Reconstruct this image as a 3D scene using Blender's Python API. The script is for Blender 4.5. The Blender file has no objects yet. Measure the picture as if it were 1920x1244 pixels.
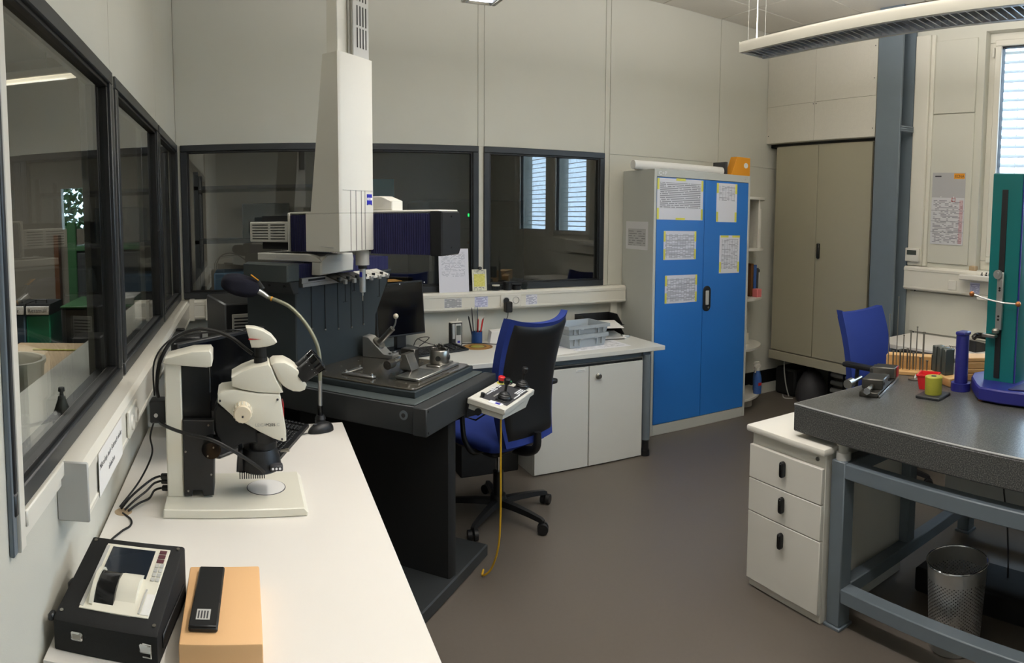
import bpy, bmesh, math, random
from mathutils import Matrix, Vector, Euler

random.seed(7)
R_ = math.radians
PI = math.pi
scene = bpy.context.scene
col = scene.collection

# ---------------------------------------------------------------- camera (hand-held cylindrical panorama, 87 degrees wide)
FPX = 1259.6
cam_d = bpy.data.cameras.new('camera')
cam_d.type = 'PANO'
cam_d.panorama_type = 'CENTRAL_CYLINDRICAL'
cam_d.central_cylindrical_range_u_min = -960.0 / FPX
cam_d.central_cylindrical_range_u_max = 960.0 / FPX
cam_d.central_cylindrical_range_v_min = (494.75 - 1244.0) / FPX
cam_d.central_cylindrical_range_v_max = 494.75 / FPX
cam_d.central_cylindrical_radius = 1.0
cam_d.clip_start = 0.02
cam_d.clip_end = 200
cam = bpy.data.objects.new('camera', cam_d)
col.objects.link(cam)
yaw, pitch, roll = 0.40099, 0.07002, 0.00461
fwd = Vector((math.sin(yaw) * math.cos(pitch), math.cos(yaw) * math.cos(pitch), -math.sin(pitch)))
rt0 = Vector((math.cos(yaw), -math.sin(yaw), 0))
up0 = Vector((math.sin(yaw) * math.sin(pitch), math.cos(yaw) * math.sin(pitch), math.cos(pitch)))
rt = rt0 * math.cos(roll) + up0 * math.sin(roll)
up = up0 * math.cos(roll) - rt0 * math.sin(roll)
m = Matrix((rt, up, -fwd)).transposed().to_4x4()
m.translation = (0, 0, 1.60)
cam.matrix_world = m
scene.camera = cam

# ---------------------------------------------------------------- sky, exposure
world = bpy.data.worlds.new('world')
scene.world = world
world.use_nodes = True
bg = world.node_tree.nodes['Background']
bg.inputs[0].default_value = (0.60, 0.79, 1.0, 1)
bg.inputs[1].default_value = 10.0
scene.view_settings.view_transform = 'Standard'
scene.view_settings.look = 'None'
scene.view_settings.gamma = 1
scene.view_settings.use_curve_mapping = False
scene.view_settings.exposure = -0.02
LAMP_W = 28.0          # watts of each luminaire's area light, downwards
LAMP_UP = 27.0         # and upwards on to the ceiling
LAMP_C = (1.0, 0.955, 0.91)

# ---------------------------------------------------------------- materials
def lin(c):
    return tuple(((v / 255) / 12.92 if v / 255 <= .04045 else ((v / 255 + .055) / 1.055) ** 2.4) for v in c)

def mat(name, rgb, rough=.5, metal=0., noise=0., nscale=30., bump=0., bscale=200., spec=.5, emit=None, estr=0., alpha=None, stretch=None, coat=0.):
    mt = bpy.data.materials.new(name)
    mt.use_nodes = True
    nt = mt.node_tree
    p = nt.nodes['Principled BSDF']
    c = lin(rgb)
    p.inputs['Base Color'].default_value = (*c, 1)
    p.inputs['Roughness'].default_value = rough
    p.inputs['Metallic'].default_value = metal
    p.inputs['Specular IOR Level'].default_value = spec
    p.inputs['Coat Weight'].default_value = coat
    if noise or bump:
        tc = nt.nodes.new('ShaderNodeTexCoord')
        src = tc.outputs['Object']
        if stretch:
            mp = nt.nodes.new('ShaderNodeMapping')
            mp.inputs['Scale'].default_value = stretch
            nt.links.new(src, mp.inputs[0])
            src = mp.outputs[0]
    if noise:
        nz = nt.nodes.new('ShaderNodeTexNoise')
        nz.inputs['Scale'].default_value = nscale
        nz.inputs['Detail'].default_value = 6
        nt.links.new(src, nz.inputs['Vector'])
        mx = nt.nodes.new('ShaderNodeMix')
        mx.data_type = 'RGBA'
        mx.inputs[6].default_value = (*[v * (1 - noise) for v in c], 1)
        mx.inputs[7].default_value = (*[min(1, v * (1 + noise)) for v in c], 1)
        nt.links.new(nz.outputs['Fac'], mx.inputs[0])
        nt.links.new(mx.outputs[2], p.inputs['Base Color'])
    if bump:
        nb = nt.nodes.new('ShaderNodeTexNoise')
        nb.inputs['Scale'].default_value = bscale
        nt.links.new(src, nb.inputs['Vector'])
        bp = nt.nodes.new('ShaderNodeBump')
        bp.inputs['Strength'].default_value = bump
        bp.inputs['Distance'].default_value = .002
        nt.links.new(nb.outputs['Fac'], bp.inputs['Height'])
        nt.links.new(bp.outputs[0], p.inputs['Normal'])
    if emit:
        p.inputs['Emission Color'].default_value = (*lin(emit), 1)
        p.inputs['Emission Strength'].default_value = estr
    return mt

def glassmat(name, tint=(1, 1, 1), ior=1.5, rough=0.0, boost=1.0):
    mt = bpy.data.materials.new(name)
    mt.use_nodes = True
    nt = mt.node_tree
    nt.nodes.clear()
    out = nt.nodes.new('ShaderNodeOutputMaterial')
    tr = nt.nodes.new('ShaderNodeBsdfTransparent')
    tr.inputs[0].default_value = (*tint, 1)
    gl = nt.nodes.new('ShaderNodeBsdfGlossy')
    gl.inputs['Roughness'].default_value = rough
    fr = nt.nodes.new('ShaderNodeFresnel')
    # same reflectance on both faces of the thin pane (no internal total reflection)
    ge = nt.nodes.new('ShaderNodeNewGeometry')
    mi = nt.nodes.new('ShaderNodeMix')
    mi.inputs[2].default_value = ior
    mi.inputs[3].default_value = 1 / ior
    nt.links.new(ge.outputs['Backfacing'], mi.inputs[0])
    nt.links.new(mi.outputs[0], fr.inputs[0])
    mu = nt.nodes.new('ShaderNodeMath')
    mu.operation = 'MULTIPLY'
    mu.use_clamp = True
    mu.inputs[1].default_value = boost
    nt.links.new(fr.outputs[0], mu.inputs[0])
    mx = nt.nodes.new('ShaderNodeMixShader')
    nt.links.new(mu.outputs[0], mx.inputs[0])
    nt.links.new(tr.outputs[0], mx.inputs[1])
    nt.links.new(gl.outputs[0], mx.inputs[2])
    nt.links.new(mx.outputs[0], out.inputs[0])
    return mt

def printmat(name, paper=(236, 236, 240), ink=(70, 72, 84), rows=24, cols=30, area=(.1, .9, .1, .9), thr=.35, fill=.5, bars=None, grid=None, accent=None):
    """Paper with printed matter: broken lines of type, optional ruled grid (cols, rows) and a block of accent colour.
    Lies in the local XY plane, read along +X with +Y up."""
    mt = bpy.data.materials.new(name)
    mt.use_nodes = True
    nt = mt.node_tree
    p = nt.nodes['Principled BSDF']
    p.inputs['Roughness'].default_value = .6
    tc = nt.nodes.new('ShaderNodeTexCoord')
    sp = nt.nodes.new('ShaderNodeSeparateXYZ')
    nt.links.new(tc.outputs['Generated'], sp.inputs[0])
    def M(op, a, b=0.):
        n = nt.nodes.new('ShaderNodeMath')
        n.operation = op
        for k, v in enumerate((a, b)):
            if isinstance(v, (int, float)):
                n.inputs[k].default_value = v
            else:
                nt.links.new(v, n.inputs[k])
        return n.outputs[0]
    x, y = sp.outputs[0], sp.outputs[1]
    def band(v, lo, hi):
        return M('MULTIPLY', M('GREATER_THAN', v, lo), M('LESS_THAN', v, hi))
    ins = M('MULTIPLY', band(x, area[0], area[1]), band(y, area[2], area[3]))
    ry = M('MULTIPLY', y, rows)
    stripe = M('GREATER_THAN', M('FRACT', ry), fill)
    cell = nt.nodes.new('ShaderNodeCombineXYZ')
    nt.links.new(M('FLOOR', M('MULTIPLY', x, cols)), cell.inputs[0])
    nt.links.new(M('FLOOR', ry), cell.inputs[1])
    wn = nt.nodes.new('ShaderNodeTexWhiteNoise')
    nt.links.new(cell.outputs[0], wn.inputs['Vector'])
    f = M('MULTIPLY', M('MULTIPLY', stripe, M('GREATER_THAN', wn.outputs['Value'], thr)), ins)
    if grid:
        gx = M('LESS_THAN', M('FRACT', M('MULTIPLY', x, grid[0])), .09)
        gy = M('LESS_THAN', M('FRACT', M('MULTIPLY', y, grid[1])), .12)
        f = M('MAXIMUM', f, M('MULTIPLY', M('MAXIMUM', gx, gy), ins))
    f = M('MULTIPLY', f, .75)
    mx = nt.nodes.new('ShaderNodeMix')
    mx.data_type = 'RGBA'
    mx.inputs[6].default_value = (*lin(paper), 1)
    mx.inputs[7].default_value = (*lin(ink), 1)
    nt.links.new(f, mx.inputs[0])
    last = mx.outputs[2]
    for (ax0, ax1, ay0, ay1, rgb, am) in (accent or []):
        a = M('MULTIPLY', M('MULTIPLY', band(x, ax0, ax1), band(y, ay0, ay1)), am)
        m2 = nt.nodes.new('ShaderNodeMix')
        m2.data_type = 'RGBA'
        nt.links.new(a, m2.inputs[0])
        nt.links.new(last, m2.inputs[6])
        m2.inputs[7].default_value = (*lin(rgb), 1)
        last = m2.outputs[2]
    nt.links.new(last, p.inputs['Base Color'])
    return mt

MT = {
 'wall': mat('wall_paint', (206, 205, 194), .62, noise=.03, nscale=3, bump=.12, bscale=420),
 'board': mat('rough_board', (216, 212, 200), .8, noise=.04, nscale=40, bump=.5, bscale=160),
 'white': mat('white_laminate', (220, 217, 208), .38, noise=.012, nscale=8),
 'desk': mat('desk_laminate', (232, 228, 221), .34, noise=.012, nscale=6),
 'deskgrey': mat('pale_grey_laminate', (212, 212, 206), .36, noise=.012, nscale=6),
 'plastic_white': mat('white_pvc', (222, 219, 208), .35),
 'cream': mat('cream_housing', (228, 225, 210), .32),
 'cmmwhite': mat('machine_white', (214, 212, 203), .42, bump=.05, bscale=500),
 'beige': mat('beige_lacquer', (168, 163, 142), .45, noise=.02, nscale=5),
 'floor': None, 'tile': None,
 'frame': mat('anthracite_frame', (44, 47, 50), .38),
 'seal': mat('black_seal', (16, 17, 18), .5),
 'alu': mat('aluminium', (196, 196, 194), .34, metal=.9, noise=.05, nscale=60),
 'steel': mat('machined_steel', (158, 155, 148), .3, metal=.95, noise=.12, nscale=70),
 'darksteel': mat('blackened_steel', (92, 90, 86), .34, metal=.85, noise=.1, nscale=60),
 'chrome': mat('chrome', (215, 215, 215), .12, metal=1),
 'slate': mat('slate_paint', (48, 56, 60), .45, noise=.05, nscale=12),
 'slate2': mat('slate_paint_light', (76, 84, 85), .45, noise=.05, nscale=12),
 'anth': mat('anthracite_paint', (46, 49, 51), .5, noise=.05, nscale=10),
 'granite_top': mat('cmm_plate', (66, 63, 56), .16, noise=.25, nscale=90),
 'black': mat('black_plastic', (22, 23, 25), .45),
 'blackmatte': mat('black_matte', (17, 18, 19), .75, bump=.2, bscale=600),
 'blackgloss': mat('black_gloss', (12, 13, 15), .12),
 'screen': mat('screen_glass', (9, 10, 12), .08),
 'navy': mat('navy_bellows', (20, 20, 74), .6, noise=.1, nscale=30),
 'fabric': mat('blue_fabric', (33, 56, 136), .9, noise=.1, nscale=220, bump=.5, bscale=900),
 'darkfabric': mat('dark_knit', (24, 25, 40), .95, noise=.2, nscale=200, bump=.5, bscale=700),
 'blue': mat('blue_lacquer', (42, 120, 206), .42, noise=.02, nscale=4),
 'cabgrey': mat('grey_lacquer', (196, 198, 192), .42, noise=.02, nscale=4),
 'bluegrey': mat('bluegrey_paint', (110, 122, 132), .45, noise=.06, nscale=9),
 'standgrey': mat('stand_paint', (104, 114, 122), .4, noise=.05, nscale=12),
 'chamfer': mat('granite_chamfer', (150, 152, 152), .4, noise=.3, nscale=150),
 'wood': mat('light_wood', (204, 160, 102), .5, noise=.16, nscale=14, stretch=(1, 9, 9)),
 'peach': mat('peach_card', (232, 186, 134), .6, noise=.02, nscale=10),
 'red': mat('red_plastic', (216, 40, 44), .35),
 'green': mat('green_plastic', (38, 110, 62), .4),
 'olive': mat('olive_wrap', (170, 168, 62), .4, noise=.14, nscale=60, stretch=(1, 1, 8)),
 'deepblue': mat('deep_blue_lacquer', (38, 40, 120), .35, noise=.05, nscale=20),
 'teal': mat('teal_lacquer', (14, 104, 104), .32, noise=.04, nscale=10),
 'yellow': mat('yellow_tape', (226, 222, 96), .5),
 'orange': mat('orange_board', (232, 156, 34), .55),
 'paper': mat('paper', (232, 231, 228), .7),
 'bluefoam': mat('blue_paper', (104, 164, 212), .6),
 'crate': mat('grey_crate', (160, 168, 174), .42),
 'ivory': mat('ivory_ceramic', (232, 220, 196), .25),
 'brass': mat('copper_ball', (178, 112, 62), .3, metal=.6),
 'goose': mat('gooseneck', (150, 150, 130), .4, metal=.4),
 'cable': mat('black_cable', (14, 14, 15), .5),
 'yellowcable': mat('yellow_cable', (206, 160, 30), .45),
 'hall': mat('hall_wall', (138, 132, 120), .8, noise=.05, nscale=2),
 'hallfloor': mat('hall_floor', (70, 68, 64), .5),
 'tan': mat('tan_table', (176, 154, 124), .5, noise=.05, nscale=9),
 'bin_blue': mat('bin_blue', (60, 84, 104), .5),
 'bin_green': mat('bin_green', (12, 120, 84), .5),
 'darkgreen': mat('dark_green', (40, 84, 48), .5),
 'brown': mat('brown_wood', (104, 66, 34), .5, noise=.1, nscale=20),
 'amber': mat('amber_label', (176, 130, 60), .6),
 'clear': glassmat('clear_plastic', (.86, .88, .88), 1.35),
 'glass': glassmat('window_glass', (.80, .82, .80), 1.52, boost=2.4),
 'glass_clear': glassmat('partition_glass', (.86, .88, .86), 1.5, boost=1.25),
 'outglass': glassmat('outer_window_glass', (.93, .95, .96), 1.45),
 'tube_off': mat('lamp_tube_off', (236, 236, 232), .3),
 'tube': mat('lamp_tube', (255, 244, 228), .5, emit=(255, 236, 206), estr=6.0),
 'louvre': mat('louvre_alu', (206, 210, 218), .3, metal=1),
 'led': mat('green_led', (20, 240, 90), .4, emit=(20, 240, 90), estr=4),
 'slat': mat('blind_slat', (214, 217, 222), .45),
 'logo_blue': mat('logo_blue', (28, 30, 160), .5),
 'logo_white': mat('logo_white', (240, 240, 244), .5),
 'ink': mat('ink', (60, 60, 64), .6),
 'inkred': mat('ink_red', (190, 30, 34), .5),
 'inkblue': mat('label_blue', (40, 60, 130), .5),
 'lcd': mat('lcd', (70, 76, 72), .2),
 'darklcd': mat('dark_lcd', (30, 38, 48), .12),
 'leaf': mat('foliage', (40, 76, 22), .8, noise=.5, nscale=14),
 'render_out': mat('render_facade', (196, 198, 202), .8, noise=.05, nscale=1),
 'pave': mat('pavement', (150, 150, 148), .9, noise=.1, nscale=4),
 'teal_glass': mat('teal_pane', (110, 180, 200), .3),
 'maroon': mat('maroon_key', (92, 50, 58), .5),
 'skin_grey': mat('grey_panel', (186, 186, 182), .4),
 'pinklabel': mat('pink_label', (220, 120, 120), .6),
 'bottleblue': mat('bottle_blue', (60, 96, 160), .2, noise=.2, nscale=30),
}
MT['floor'] = mat('vinyl_floor', (97, 90, 82), .42, noise=.06, nscale=60, bump=.1, bscale=900)
def granite():
    mt = mat('granite', (84, 86, 85), .3)
    nt = mt.node_tree
    p = nt.nodes['Principled BSDF']
    tc = nt.nodes.new('ShaderNodeTexCoord')
    nz = nt.nodes.new('ShaderNodeTexNoise')
    nz.inputs['Scale'].default_value = 240
    nz.inputs['Detail'].default_value = 3
    rp = nt.nodes.new('ShaderNodeValToRGB')
    e = rp.color_ramp.elements
    e[0].position, e[0].color = .36, (*lin((52, 54, 54)), 1)
    e[1].position, e[1].color = .66, (*lin((116, 115, 112)), 1)
    m_ = e.new(.5)
    m_.color = (*lin((74, 75, 74)), 1)
    nt.links.new(tc.outputs['Object'], nz.inputs['Vector'])
    nt.links.new(nz.outputs['Fac'], rp.inputs[0])
    nt.links.new(rp.outputs[0], p.inputs['Base Color'])
    return mt
MT['granite'] = granite()
MT['tile'] = mat('mineral_tile', (214, 210, 200), .85, noise=.05, nscale=70, bump=.35, bscale=300)

# ---------------------------------------------------------------- building helpers
INV = {}       # object -> matrix that takes authored coordinates to the root's local frame

class B:
    """Collects shapes in one bmesh; obj() links them as ONE mesh object."""
    def __init__(s):
        s.bm = bmesh.new()
    def _x(s, vs, mtx):
        if mtx is not None:
            bmesh.ops.transform(s.bm, matrix=mtx, verts=vs)
    def box(s, lo, hi, bev=0, mtx=None, seg=1):
        r = bmesh.ops.create_cube(s.bm, size=1)
        vs = r['verts']
        for v in vs:
            v.co = Vector([(a + b) / 2 + (b - a) * c for a, b, c in zip(lo, hi, v.co)])
        if bev:
            es = list({e for v in vs for e in v.link_edges})
            rr = bmesh.ops.bevel(s.bm, geom=es, offset=bev, segments=seg, affect='EDGES', profile=.5)
            vs = list({v for f in rr['faces'] for v in f.verts} | {v for v in vs if v.is_valid})
        s._x(vs, mtx)
        return s
    def prism(s, poly, axis, lo, hi, bev=0, mtx=None, seg=1):
        """poly in the two remaining axes (in x, y, z order), extruded along axis from lo to hi."""
        def P(a, b, t):
            return {'x': (t, a, b), 'y': (a, t, b), 'z': (a, b, t)}[axis]
        v0 = [s.bm.verts.new(P(a, b, lo)) for a, b in poly]
        v1 = [s.bm.verts.new(P(a, b, hi)) for a, b in poly]
        n = len(poly)
        fs = [s.bm.faces.new(v0[::-1]), s.bm.faces.new(v1)]
        for i in range(n):
            fs.append(s.bm.faces.new((v0[i], v0[(i + 1) % n], v1[(i + 1) % n], v1[i])))
        bmesh.ops.recalc_face_normals(s.bm, faces=fs)
        vs = v0 + v1
        if bev:
            es = list({e for f in fs[:2] for e in f.edges})
            rr = bmesh.ops.bevel(s.bm, geom=es, offset=bev, segments=seg, affect='EDGES', profile=.5)
            vs = list({v for f in rr['faces'] for v in f.verts} | {v for v in vs if v.is_valid})
        s._x(vs, mtx)
        return s
    def cyl(s, p0, p1, r0, r1=None, seg=20, caps=True):
        r1 = r0 if r1 is None else r1
        p0, p1 = Vector(p0), Vector(p1)
        d = (p1 - p0)
        q = Vector((0, 0, 1)).rotation_difference(d.normalized()).to_matrix()
        a, b = [], []
        for i in range(seg):
            t = 2 * PI * i / seg
            o = q @ Vector((math.cos(t), math.sin(t), 0))
            a.append(s.bm.verts.new(p0 + o * r0))
            b.append(s.bm.verts.new(p1 + o * r1))
        for i in range(seg):
            s.bm.faces.new((a[i], a[(i + 1) % seg], b[(i + 1) % seg], b[i]))
        if caps:
            if r0 > 1e-6: s.bm.faces.new(a[::-1])
            if r1 > 1e-6: s.bm.faces.new(b)
        return s
    def tube(s, pts, r, seg=8, smooth=0):
        pts = [Vector(p) for p in pts]
        if smooth:
            out = []
            n = len(pts)
            for i in range(n - 1):
                p0, p1, p2, p3 = pts[max(i - 1, 0)], pts[i], pts[i + 1], pts[min(i + 2, n - 1)]
                for k in range(smooth):
                    t = k / smooth
                    out.append(.5 * ((2 * p1) + (-p0 + p2) * t + (2 * p0 - 5 * p1 + 4 * p2 - p3) * t * t + (-p0 + 3 * p1 - 3 * p2 + p3) * t ** 3))
            out.append(pts[-1])
            pts = out
        rings = []
        ref = None
        for i, p in enumerate(pts):
            d = (pts[min(i + 1, len(pts) - 1)] - pts[max(i - 1, 0)]).normalized()
            if ref is None:
                ref = d.orthogonal().normalized()
            else:
                ref = (ref - d * ref.dot(d)).normalized()
            bn = d.cross(ref)
            rad = r[i] if isinstance(r, (list, tuple)) and len(r) == len(pts) else (r if not isinstance(r, (list, tuple)) else r[0] + (r[-1] - r[0]) * i / (len(pts) - 1))
            rings.append([s.bm.verts.new(p + (ref * math.cos(2 * PI * k / seg) + bn * math.sin(2 * PI * k / seg)) * rad) for k in range(seg)])
        for a, b in zip(rings, rings[1:]):
            for k in range(seg):
                s.bm.faces.new((a[k], a[(k + 1) % seg], b[(k + 1) % seg], b[k]))
        s.bm.faces.new(rings[0][::-1])
        s.bm.faces.new(rings[-1])
        return s
    def lathe(s, prof, c=(0, 0, 0), seg=28, mtx=None):
        rings, vs = [], []
        for r, z in prof:
            if r < 1e-6:
                ring = [s.bm.verts.new((c[0], c[1], c[2] + z))]
            else:
                ring = [s.bm.verts.new((c[0] + r * math.cos(2 * PI * k / seg), c[1] + r * math.sin(2 * PI * k / seg), c[2] + z)) for k in range(seg)]
            rings.append(ring)
            vs += ring
        for a, b in zip(rings, rings[1:]):
            for k in range(seg):
                k2 = (k + 1) % seg
                if len(a) == 1 and len(b) == 1: continue
                if len(a) == 1: s.bm.faces.new((a[0], b[k2], b[k]))
                elif len(b) == 1: s.bm.faces.new((a[k], a[k2], b[0]))
                else: s.bm.faces.new((a[k], a[k2], b[k2], b[k]))
        s._x(vs, mtx)
        return s
    def sphere(s, c, r, sz=1):
        return s.lathe([(0, -r * sz)] + [(r * math.cos(R_(a)), r * sz * math.sin(R_(a))) for a in range(-75, 90, 15)] + [(0, r * sz)], c, 20)
    def grid(s, fn, nu, nv):
        """surface fn(u, v), u and v from 0 to 1"""
        vs = [[s.bm.verts.new(fn(i / nu, j / nv)) for j in range(nv + 1)] for i in range(nu + 1)]
        for i in range(nu):
            for j in range(nv):
                s.bm.faces.new((vs[i][j], vs[i + 1][j], vs[i + 1][j + 1], vs[i][j + 1]))
        return s
    def obj(s, name, material, parent=None, label=None, cat=None, group=None, kind=None, angle=38):
        bm = s.bm
        bmesh.ops.recalc_face_normals(bm, faces=bm.faces)
        ca = math.radians(angle)
        for f in bm.faces: f.smooth = True
        for e in bm.edges:
            e.smooth = len(e.link_faces) == 2 and e.calc_face_angle(0) < ca
        if parent is not None and parent in INV:
            bmesh.ops.transform(bm, matrix=INV[parent], verts=bm.verts)
        me = bpy.data.meshes.new(name)
        bm.to_mesh(me)
        bm.free()
        me.materials.append(MT[material] if isinstance(material, str) else material)
        o = bpy.data.objects.new(name, me)
        col.objects.link(o)
        if parent is not None:
            o.parent = parent
            if parent in INV: INV[o] = INV[parent]
        tag(o, label, cat, group, kind)
        return o

def tag(o, label=None, cat=None, group=None, kind=None):
    if label: o['label'] = label
    if cat: o['category'] = cat
    if group: o['group'] = group
    if kind: o['kind'] = kind
    return o

def thing(name, label, cat, loc=(0, 0, 0), rotz=0., group=None, frame='world', kind=None):
    """An Empty at the thing's base. frame: 'world' -> parts are authored in world coordinates,
    'local' -> in the thing's own, or a matrix that takes authored coordinates to the world."""
    o = bpy.data.objects.new(name, None)
    o.empty_display_size = .05
    col.objects.link(o)
    o.location = loc
    o.rotation_euler = (0, 0, rotz)
    M = Matrix.Translation(loc) @ Matrix.Rotation(rotz, 4, 'Z')
    if frame == 'world':
        INV[o] = M.inverted()
    elif frame == 'local':
        pass
    else:
        INV[o] = M.inverted() @ frame
    return tag(o, label, cat, group, kind)

def recenter(o):
    """Put a single-mesh thing's origin at the middle of its base."""
    me = o.data
    xs = [v.co for v in me.vertices]
    c = Vector(((min(v.x for v in xs) + max(v.x for v in xs)) / 2, (min(v.y for v in xs) + max(v.y for v in xs)) / 2, min(v.z for v in xs)))
    me.transform(Matrix.Translation(-c))
    o.location = o.location + c
    return o

def solo(b, name, material, label, cat, group=None, **k):
    return recenter(b.obj(name, material, None, label, cat, group, **k))

def place(o, mtx):
    o.matrix_world = mtx
    return o

def copy_tree(o, parent=None):
    c = o.copy()
    col.objects.link(c)
    c.parent = parent
    for ch in list(o.children):
        copy_tree(ch, c)
    return c

def text(s, size, material, mtx, parent, name='lettering', extrude=.0006, align='LEFT'):
    cu = bpy.data.curves.new('lettering', 'FONT')
    cu.body = s
    cu.size = size
    cu.extrude = extrude
    cu.align_x = align
    cu.resolution_u = 3
    t = bpy.data.objects.new('lettering', cu)
    col.objects.link(t)
    dg = bpy.context.evaluated_depsgraph_get()
    me = bpy.data.meshes.new_from_object(t.evaluated_get(dg))
    bpy.data.objects.remove(t)
    me.materials.clear()
    me.materials.append(MT[material])
    M = mtx if parent is None or parent not in INV else INV[parent] @ mtx
    me.transform(M)
    o = bpy.data.objects.new(name, me)
    col.objects.link(o)
    o.parent = parent
    return o

def basis(origin, xdir, ydir):
    x, y = Vector(xdir).normalized(), Vector(ydir).normalized()
    z = x.cross(y).normalized()
    y = z.cross(x)
    M = Matrix((x, y, z)).transposed().to_4x4()
    M.translation = origin
    return M

def sheet(name, w, h, material, mtx, label, cat='paper', group=None, t=.0008, parent=None):
    """A flat sheet w x h centred on its own origin, local +Y up, local +Z towards the reader."""
    b = B().box((-w / 2, -h / 2, 0), (w / 2, h / 2, t))
    o = b.obj(name, material, None, label, cat, group)
    if parent is None:
        o.matrix_world = mtx
    else:
        o.parent = parent
        o.matrix_local = (INV[parent] if parent in INV else Matrix()) @ mtx
    return o
S2 = math.sqrt(.5)
UW = Matrix.Rotation(PI / 4, 4, 'Z')       # frame of the measuring machine, turned 45 degrees to the room
XL, YB, XR, ZC = -.421, 4.376, 4.40, 3.28
# ================================================================ the setting
def struct(b, name, material, parent=None, label=None):
    return b.obj(name, material, parent, label, None, None, None if parent else 'structure')

struct(B().box((-.521, -2.6, -.05), (4.95, YB, 0)), 'floor', 'floor', label='grey brown vinyl floor of the measuring room')
hf = B()
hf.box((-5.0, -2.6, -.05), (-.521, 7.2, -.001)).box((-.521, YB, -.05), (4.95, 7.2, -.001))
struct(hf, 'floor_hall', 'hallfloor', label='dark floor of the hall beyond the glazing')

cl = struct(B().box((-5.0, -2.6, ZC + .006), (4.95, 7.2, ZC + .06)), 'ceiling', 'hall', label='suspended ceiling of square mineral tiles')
tm = None
for i in range(9):
    for j in range(12):
        x0, y0 = 4.31 - .6 * (i + 1), 4.54 - .6 * (j + 1)
        x1, y1 = x0 + .6, y0 + .6
        cx0, cx1, cy0, cy1 = max(x0, XL), min(x1, 4.284), max(y0, -2.5), min(y1, YB)
        if cx1 - cx0 < .03 or cy1 - cy0 < .03: continue
        full = abs(cx1 - cx0 - .6) < 1e-6 and abs(cy1 - cy0 - .6) < 1e-6
        w, d = cx1 - cx0, cy1 - cy0
        if full and tm:
            o = bpy.data.objects.new('ceiling_tile', tm); col.objects.link(o); o.parent = cl
        else:
            o = B().box((-w / 2 + .003, -d / 2 + .003, -.008), (w / 2 - .003, d / 2 - .003, .004), .004).obj('ceiling_tile', 'tile', cl)
            if full: tm = o.data
        o.location = ((cx0 + cx1) / 2, (cy0 + cy1) / 2, ZC)

# ---- left wall with three glazed openings
wl = B()
wl.box((XL - .1, -2.5, 0), (XL, 1.14, 1.08)).box((XL - .1, 1.14, 0), (XL, YB, 1.08))
wl.box((XL - .1, -2.5, 2.087), (XL - .006, YB, ZC)).box((XL - .1, -2.5, 1.08), (XL, 1.10, 2.087))
for a, b_ in ((2.172, 2.228), (3.362, 3.40), (4.355, YB)):
    wl.box((XL - .1, a, 1.08), (XL + .002, b_, 2.087))
wall_left = struct(wl, 'wall_left', 'wall', label='off white partition wall with three dark framed windows')
for a, b_ in ((-2.5, -.1), (-.1, 1.11), (1.11, 2.2), (2.2, 3.38), (3.38, YB)):
    B().box((XL - .006, a + .0015, 2.087), (XL, b_ - .0015, ZC), .001).obj('wall_panel', 'wall', wall_left)
# ---- back wall with glazed openings
wb = B()
wb.box((XL - .1, YB, 0), (4.95, YB + .1, 1.085))
wb.box((XL - .1, YB + .006, 2.082), (4.95, YB + .1, ZC))
for a, b_ in ((XL - .1, -.392), (1.6, 1.638), (2.602, 4.95)):
    wb.box((a, YB + (.006 if a > 2 else 0), 1.085), (b_, YB + .1, 2.082))
wall_back = struct(wb, 'wall_back', 'wall', label='off white partition wall behind the measuring machine')
for a, b_, z0, z1 in ((XL, 1.596, 2.082, ZC), (1.596, 1.643, 2.082, ZC), (1.643, 2.604, 2.082, ZC), (2.604, 2.647, 1.085, ZC), (2.647, 3.72, 2.078, ZC), (3.72, 4.9, 2.078, ZC), (2.647, 4.9, 1.085, 2.078)):
    B().box((a + .0015, YB, z0 + .001), (b_ - .0015, YB + .006, z1 - .001), .001).obj('wall_panel', 'wall', wall_back)
# ---- right wall: windows, sill zone, niche behind the hung cabinet
WINS = [(1.02, 2.285), (-.20, .93), (-1.5, -.32)]          # clear openings along y
wr = B()
wr.box((XR, -2.5, 0), (XR + .32, 2.90, 1.30))
wr.box((XR, -2.5, 3.04), (XR + .32, 3.16, ZC))
ys = [-2.5] + [v for w in WINS[::-1] for v in w] + [2.90]
for a, b_ in zip(ys[::2], ys[1::2]):
    wr.box((XR, a, 1.30), (XR + .32, b_, 3.04))
wall_right = struct(wr, 'wall_right', 'wall', label='white outer wall with windows and blinds')
B().box((XR - .012, 2.345, 2.457), (XR, 2.70, 3.0), .003).obj('wall_panel', 'wall', wall_right)
B().box((XR - .012, 2.345, 1.33), (XR, 2.70, 2.452), .003).obj('wall_panel', 'wall', wall_right)
B().box((XR - .012, -2.0, .785), (XR, 2.84, 1.10), .003).obj('wall_panel', 'wall', wall_right)
wn = B()
wn.box((4.82, 2.9, 0), (4.92, YB, ZC)).box((XR, 2.9, 0), (4.82, 3.0, 3.04))
struct(wn, 'wall_niche', 'wall', label='wall of the niche behind the hung beige cabinet')
wp = struct(B().box((4.30, 3.165, 2.292), (4.82, YB, ZC)), 'wall_bulkhead', 'board', label='rough white boarding above the beige cabinet')
for y0, y1, z0, z1 in ((3.165, 3.805, 2.294, 2.614), (3.805, 4.374, 2.294, 2.614), (3.165, 3.805, 2.616, ZC - .01), (3.805, 4.374, 2.616, ZC - .01)):
    B().box((4.284, y0 + .0012, z0), (4.30, y1 - .0012, z1), .001).obj('board_panel', 'board', wp)
for y, z in ((3.19, 2.36), (3.19, 2.75), (3.19, 3.0), (3.79, 2.60), (3.82, 2.60), (4.35, 2.36)):
    B().cyl((4.281, y, z), (4.285, y, z), .004, seg=8).obj('screw', 'ink', wp)
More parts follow.
